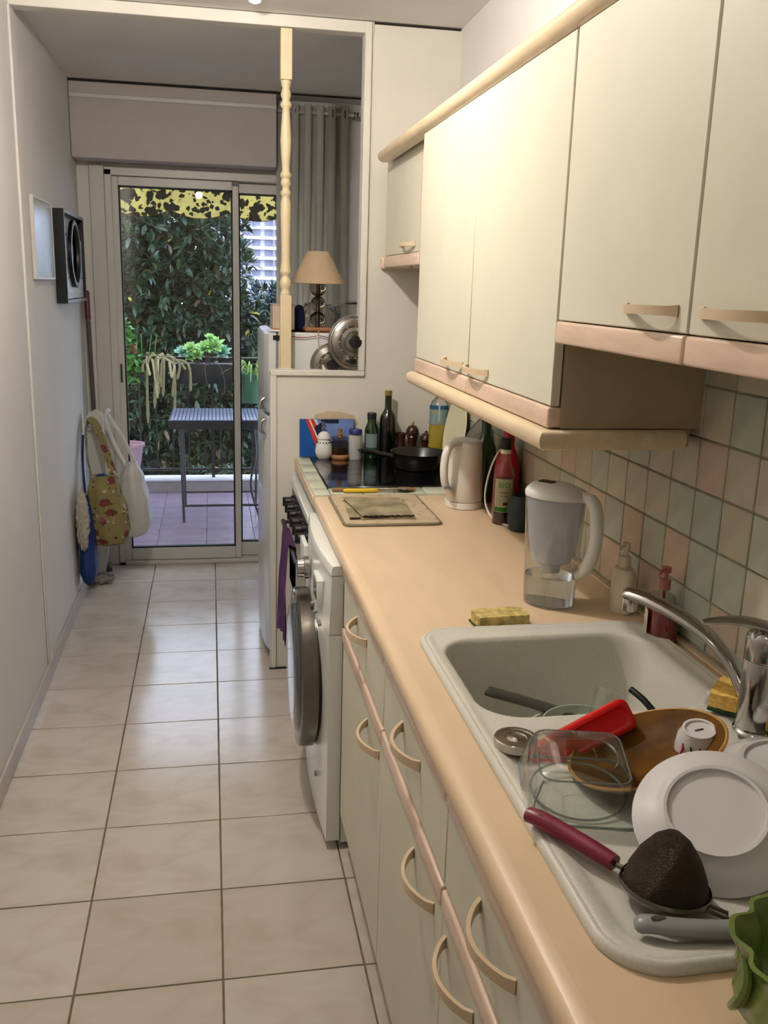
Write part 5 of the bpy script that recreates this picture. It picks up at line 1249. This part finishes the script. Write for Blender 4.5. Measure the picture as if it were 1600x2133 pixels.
def leaves(name, specs, mats_, parent, width=.34, kind=None):
    v, f, mi = leaf_mesh(specs, width=width); me = bpy.data.meshes.new(name); me.from_pydata(v, [], f)
    for m in mats_: me.materials.append(M[m])
    me.polygons.foreach_set('material_index', mi); me.update()
    for p in me.polygons: p.use_smooth = True
    o = bpy.data.objects.new(name, me); COL.objects.link(o); o.parent = parent; me.transform(WM[parent.name].inverted()); WM[o.name] = WM[parent.name]
    if kind: o['kind'] = kind
    return o
def rv(r, s=1): return Vector((r.gauss(0, s), r.gauss(0, s), r.gauss(0, s)))
def tree(name, label, base, trunk_top, blobs, nleaf, L, mats_, wts, seed, width=.34, clump=9, cat='tree', core=None, group=None, trunk_r=.10, cull=None):
    r = random.Random(seed); t = thing(name, label, cat, base, group=group); B = Vector(base); T = Vector(trunk_top)
    mid = B.lerp(T, .5)+Vector((.06, .0, 0))
    obj('trunk', tube(BM(), smooth_path([B, mid, T], 5), [trunk_r*(1-.5*i/10) for i in range(11)], 10), 'bark', t)
    specs = []; vol = sum(b_[1][0]*b_[1][1]*b_[1][2] for b_ in blobs)
    for (c, rad) in blobs:
        c = Vector(c)
        bm_ = BM(); tube(bm_, smooth_path([T, T.lerp(c, .6)+Vector((0, 0, .1)), c], 4), .03, 6); obj('branch', bm_, 'bark', t)
        k = int(nleaf*rad[0]*rad[1]*rad[2]/vol/clump)
        for i in range(k):
            v = rv(r).normalized(); q = r.random()**.45
            p = c+Vector((v.x*rad[0]*q, v.y*rad[1]*q, v.z*rad[2]*q)); out = (v+rv(r, .5)+Vector((0, -.3, .35))).normalized()
            if cull and cull(p): continue
            for j in range(clump):
                d = (out+rv(r, .75)).normalized(); mi_ = r.choices(range(len(mats_)), wts)[0]
                specs.append((p+d*L*.12, d, Vector((0, 0, 1))+rv(r, .3), L*r.uniform(.7, 1.25), mi_, r.uniform(.8, 1.2)))
    leaves('foliage', specs, mats_, t, width)
    return t
LM = ['leaf_dark', 'leaf_mid', 'leaf_blue', 'leaf_brown', 'leaf_yellow']
struct('ground', box(BM(), -40, 60, 5.5, 320, -7, -6.9), 'lawn', label='garden ground far below')
tree('magnolia_tree', 'big dark glossy-leaved tree filling the view behind the railing', (-.3, 11.2, -6.9), (-.3, 11.2, .3),
     [((-2.9, 11.1, 1.6), (1.3, .9, 1.6)), ((-1.9, 11.1, 1.7), (1.3, .95, 1.6)), ((-1.0, 11.0, 1.8), (1.2, .9, 1.5)), ((-.35, 11.1, 1.7), (1.1, .9, 1.6)), ((-2.4, 11.0, 0), (1.5, .9, 1.4)), ((-.9, 11.0, .1), (1.5, .9, 1.4)), ((.35, 11.1, .0), (1.2, .8, 1.3)), ((-1.9, 11.0, -1.6), (1.7, .9, 1.3)), ((.1, 11.0, -1.5), (1.7, .9, 1.3))],
     100000, .150, LM, (46, 28, 20, 7, .4), 3, cull=lambda p: p.z > 2.66+.18*noise.noise(p*2.5) or (p.x > .42+.25*noise.noise(p*3) and p.z > 1.35))
tree('shrub_tree', 'smaller dark tree behind the railing at the right of the door', (1.25, 12.9, -6.9), (1.25, 12.9, -.6),
     [((1.3, 12.9, .35), (1.0, .7, 1.25)), ((1.9, 12.9, -1.3), (1.2, .7, 1.5))], 13000, .135, LM, (40, 32, 22, 6, .3), 9)
tree('hedge_bush', 'low dark bush seen between the balcony bars', (-.2, 8.6, -6.9), (-.2, 8.6, -2.2),
     [((-1.5, 8.6, -1.4), (1.1, .6, .9)), ((.0, 8.6, -1.35), (1.1, .6, .9)), ((1.4, 8.6, -1.4), (1.0, .6, .9))], 12000, .12, LM, (50, 30, 18, 2, .2), 15, cat='bush')
tree('light_bush', 'bright green feathery bush low at the right behind the post', (2.75, 16.5, -6.9), (2.7, 16.5, -.5),
     [((2.75, 16.5, .95), (1.05, .6, .80))], 4000, .11, ['bush_light', 'leaf_mid'], (75, 25), 21, width=.2, cat='bush')
tree('conifer_tree', 'hazy blue-green conifer in front of the far building', (7.2, 60, -6.9), (7.2, 60, 3.0),
     [((7.4, 60, 2.0), (1.9, 1.5, 1.9)), ((6.0, 60, .9), (1.8, 1.5, 1.3)), ((6.9, 60, 3.7), (.8, .8, 1.2)), ((5.0, 60, .4), (1.5, 1.2, 1.0)), ((8.6, 60, 2.6), (1.6, 1.5, 2.0)), ((3.2, 60, .2), (1.6, 1.2, 1.6)), ((5.0, 60, -1), (4, 1.5, 1.6))], 9000, .42, ['conifer'], (1,), 33, width=.3)
# stray leaves of other colours on the magnolia
# far building
t = thing('apartment_building', 'white apartment block with stacked balconies far behind the trees', 'building', (20, 290, -7))
obj('wall', box(BM(), 1, 60, 290, 305, -7, 62), 'building_white', t)
slab = obj('balcony_slab', box(BM(), -29, 29, -1.6, 0, -.45, .45), 'building_white', t, local=True); slab.location = (10, 0, 7+3)
for k in range(1, 18): inst('balcony_slab', slab, (30, 290, 3+2.95*k), t)
wn = obj('window', box(BM(), -1.0, 1.0, -.3, 0, -.85, .85), 'building_window', t, local=True); wn.location = (-16, 0, 7+4.6)
for k in range(0, 12):
    for j in range(0, 14):
        if k == 0 and j == 0: continue
        inst('window', wn, (4+3.4*j, 290, 4.6+2.95*k), t)
div = obj('balcony_divider', box(BM(), -.25, .25, -1.5, 0, -1.2, 1.2), 'building_shade', t, local=True); div.location = (-14.3, 0, 7+4.6)
for k in range(0, 12):
    for j in range(0, 7): inst('balcony_divider', div, (5.7+6.8*j, 290, 4.6+2.95*k), t)

# potted plants on the balcony
def pot(t, nm, c, r0, r1, h, m, rim=.012):
    return obj(nm, lathe(BM(), [(r0, 0), (r1, h-rim*1.5), (r1+rim, h-rim*1.4), (r1+rim, h), (r1, h), (r1-.01, h-.02), (.001, h-.03)], 32, c=c), m, t)
t = thing('pink_pot', 'mauve-pink plastic pot on a stand at the left of the balcony', 'pot', (-.575, 4.55, .0))
pot(t, 'pot_wall', (-.575, 4.55, .285), .075, .105, .205, 'terracotta_pink'); obj('soil', lathe(BM(), [(.09, 0), (.09, .004)], 20, c=(-.575, 4.55, .462)), 'bark', t)
b = BM(); tube(b, [(-.575, 4.55, .012), (-.575, 4.55, .27)], .012, 8); lathe(b, [(.09, 0), (.09, .012)], 20, c=(-.575, 4.55, 0)); lathe(b, [(.085, .27), (.085, .284)], 20, c=(-.575, 4.55, 0)); obj('stand', b, 'black_metal', t)
def planter(t, x0, x1, y0, y1, z0, z1, m='planter_black'):
    obj('planter_box', box(BM(), x0, x1, y0, y1, z0, z1, .01, 2), m, t); b = BM()
    for x in (x0+.05, x1-.05): tube(b, [(x, y1-.005, z1-.03), (x, 5.292, z1+.03), (x, 5.292, 1.024)], .004, 6)
    obj('hanger', b, 'black_metal', t)
# agave-like succulent
r = random.Random(4); t = thing('succulent_plant', 'bright green rosette succulent in a black planter on the railing', 'plant', (-.03, 5.17, .86))
planter(t, -.30, .20, 5.10, 5.24, .84, .985)
for k, (cx, cz, s_, ci) in enumerate(((-.205, 1.055, .075, 1), (-.150, 1.085, .07, 0), (-.105, 1.035, .065, 0), (-.045, 1.085, .085, 0), (.020, 1.100, .10, 0), (.075, 1.055, .085, 1), (-.01, 1.165, .05, 0), (-.165, 1.02, .06, 0))):
    specs = []
    ax_ = Vector((r.uniform(-.2, .2), -.55, .8)).normalized()
    for j in range(30):
        a = j*2.399; el = .15+.75*(j/30); u_ = ax_.orthogonal().normalized(); v_ = ax_.cross(u_)
        d = (u_*math.cos(a)+v_*math.sin(a))*math.sin(el*1.5)+ax_*math.cos(el*1.5)
        specs.append((Vector((cx, 5.15, cz)), d, ax_, s_*(.6+.5*j/30), ci, 1.1))
    leaves('rosette', specs, ['agave', 'agave_blue'], t, width=.42)
    obj('stem', tube(BM(), smooth_path([(cx, 5.15, cz-.01), (cx*.6-.01, 5.16, (cz+.98)/2), (cx*.4-.03, 5.17, .975)], 4), .006, 6), 'stem', t)
for q in range(3): obj('trailing_stem', tube(BM(), smooth_path([(-.02+.05*q, 5.11, .98), (-.05+.11*q, 5.05, .97), (-.04+.13*q, 5.04, .87), (-.02+.11*q, 5.05, .80-.03*q)], 5), .004, 6), 'stem', t)
# cactus
t = thing('rat_tail_cactus', 'trailing rat-tail cactus with pale furry stems hanging from its planter', 'plant', (-.34, 5.17, .86))
planter(t, -.52, -.32, 5.10, 5.24, .84, .985)
r = random.Random(8)
for i in range(26):
    x = r.uniform(-.46, -.28); drop = r.uniform(.0, .42) if i > 8 else r.uniform(-.06, .0); xe = x+r.uniform(-.06, .09)
    if i == 9: xe, drop = -.17, .17
    pts = smooth_path([(x*.7-.12, 5.16, .975), (x, 5.09, 1.005+r.uniform(0, .04)), (xe, 5.05, .985), (xe+r.uniform(-.02, .03), 5.04, .96-drop)], 5) if i > 8 else smooth_path([(x*.7-.12, 5.15, .975), (x, 5.12, 1.02), (x+r.uniform(-.02, .02), 5.08, 1.045+r.uniform(0, .02))], 4)
    n = len(pts); obj('cactus_stem', tube(BM(), pts, [.010]*(n-2)+[.0125, .006], 8), ('cactus', 'cactus', 'cactus_tip')[i % 3], t)
# geranium
r = random.Random(5); t = thing('geranium', 'fresh green geranium with red flowers behind the left edge of the glass', 'plant', (-.62, 5.17, .86))
planter(t, -.80, -.535, 5.10, 5.24, .84, .985)
specs = []
for i in range(620):
    cz = .86+.40*r.random(); p = Vector((-.62+r.uniform(-.16, .20)*(1.25-cz)*2.2, 5.13+r.uniform(-.10, .05), cz)); d = (rv(r, .8)+Vector((0, -.5, .2))).normalized()
    specs.append((p, d, Vector((0, 0, 1))+rv(r, .3), r.uniform(.035, .07), 0, 1))
leaves('foliage', specs, ['geranium'], t, width=.85)
b = BM()
for i in range(7):
    x = -.66+.04*i; tube(b, [(x, 5.15, .97), (x+r.uniform(-.04, .05), 5.12, 1.15+.05*r.random())], .004, 6)
obj('stem', b, 'geranium', t)
for (x, z) in ((-.555, 1.105), (-.548, 1.075)):
    specs = [(Vector((x, 5.04, z)), (rv(r)+Vector((0, -.6, 0))).normalized(), Vector((0, 0, 1)), .026, 0, 1) for i in range(26)]
    leaves('flower_head', specs, ['petal_red'], t, width=.8)
# green pot with chlorophytum
r = random.Random(6); t = thing('spider_plant', 'green hanging pot with a yellow-green spider plant beside the fridge', 'plant', (.31, 5.12, .75))
pot(t, 'pot_wall', (.300, 5.13, .70), .085, .115, .22, 'planter_green')
b = BM(); tube(b, [(.20, 5.20, .90), (.20, 5.292, .95), (.20, 5.292, 1.024)], .004, 6); tube(b, [(.40, 5.20, .90), (.40, 5.292, .95), (.40, 5.292, 1.024)], .004, 6); obj('hanger', b, 'black_metal', t)
mat('spider_leaf', '#a9c46a', .5, var=.3, scale=40)
b = BM()
for i in range(46):
    a = r.uniform(0, 2*PI); l_ = r.uniform(.10, .24); h = r.uniform(.05, .13)
    p0 = Vector((.300+.03*math.cos(a), 5.12+.03*math.sin(a), .90)); p1 = p0+Vector((math.cos(a)*l_*.5, math.sin(a)*l_*.35-.02, h)); p2 = p0+Vector((math.cos(a)*l_, math.sin(a)*l_*.5-.04, h*.2-.04*r.random()*2))
    pts = smooth_path([p0, p1, p2], 4); n = len(pts); tube(b, pts, [.004]+[.0055]*(n-2)+[.001], 5, flat=.3)
obj('foliage', b, 'spider_leaf', t)
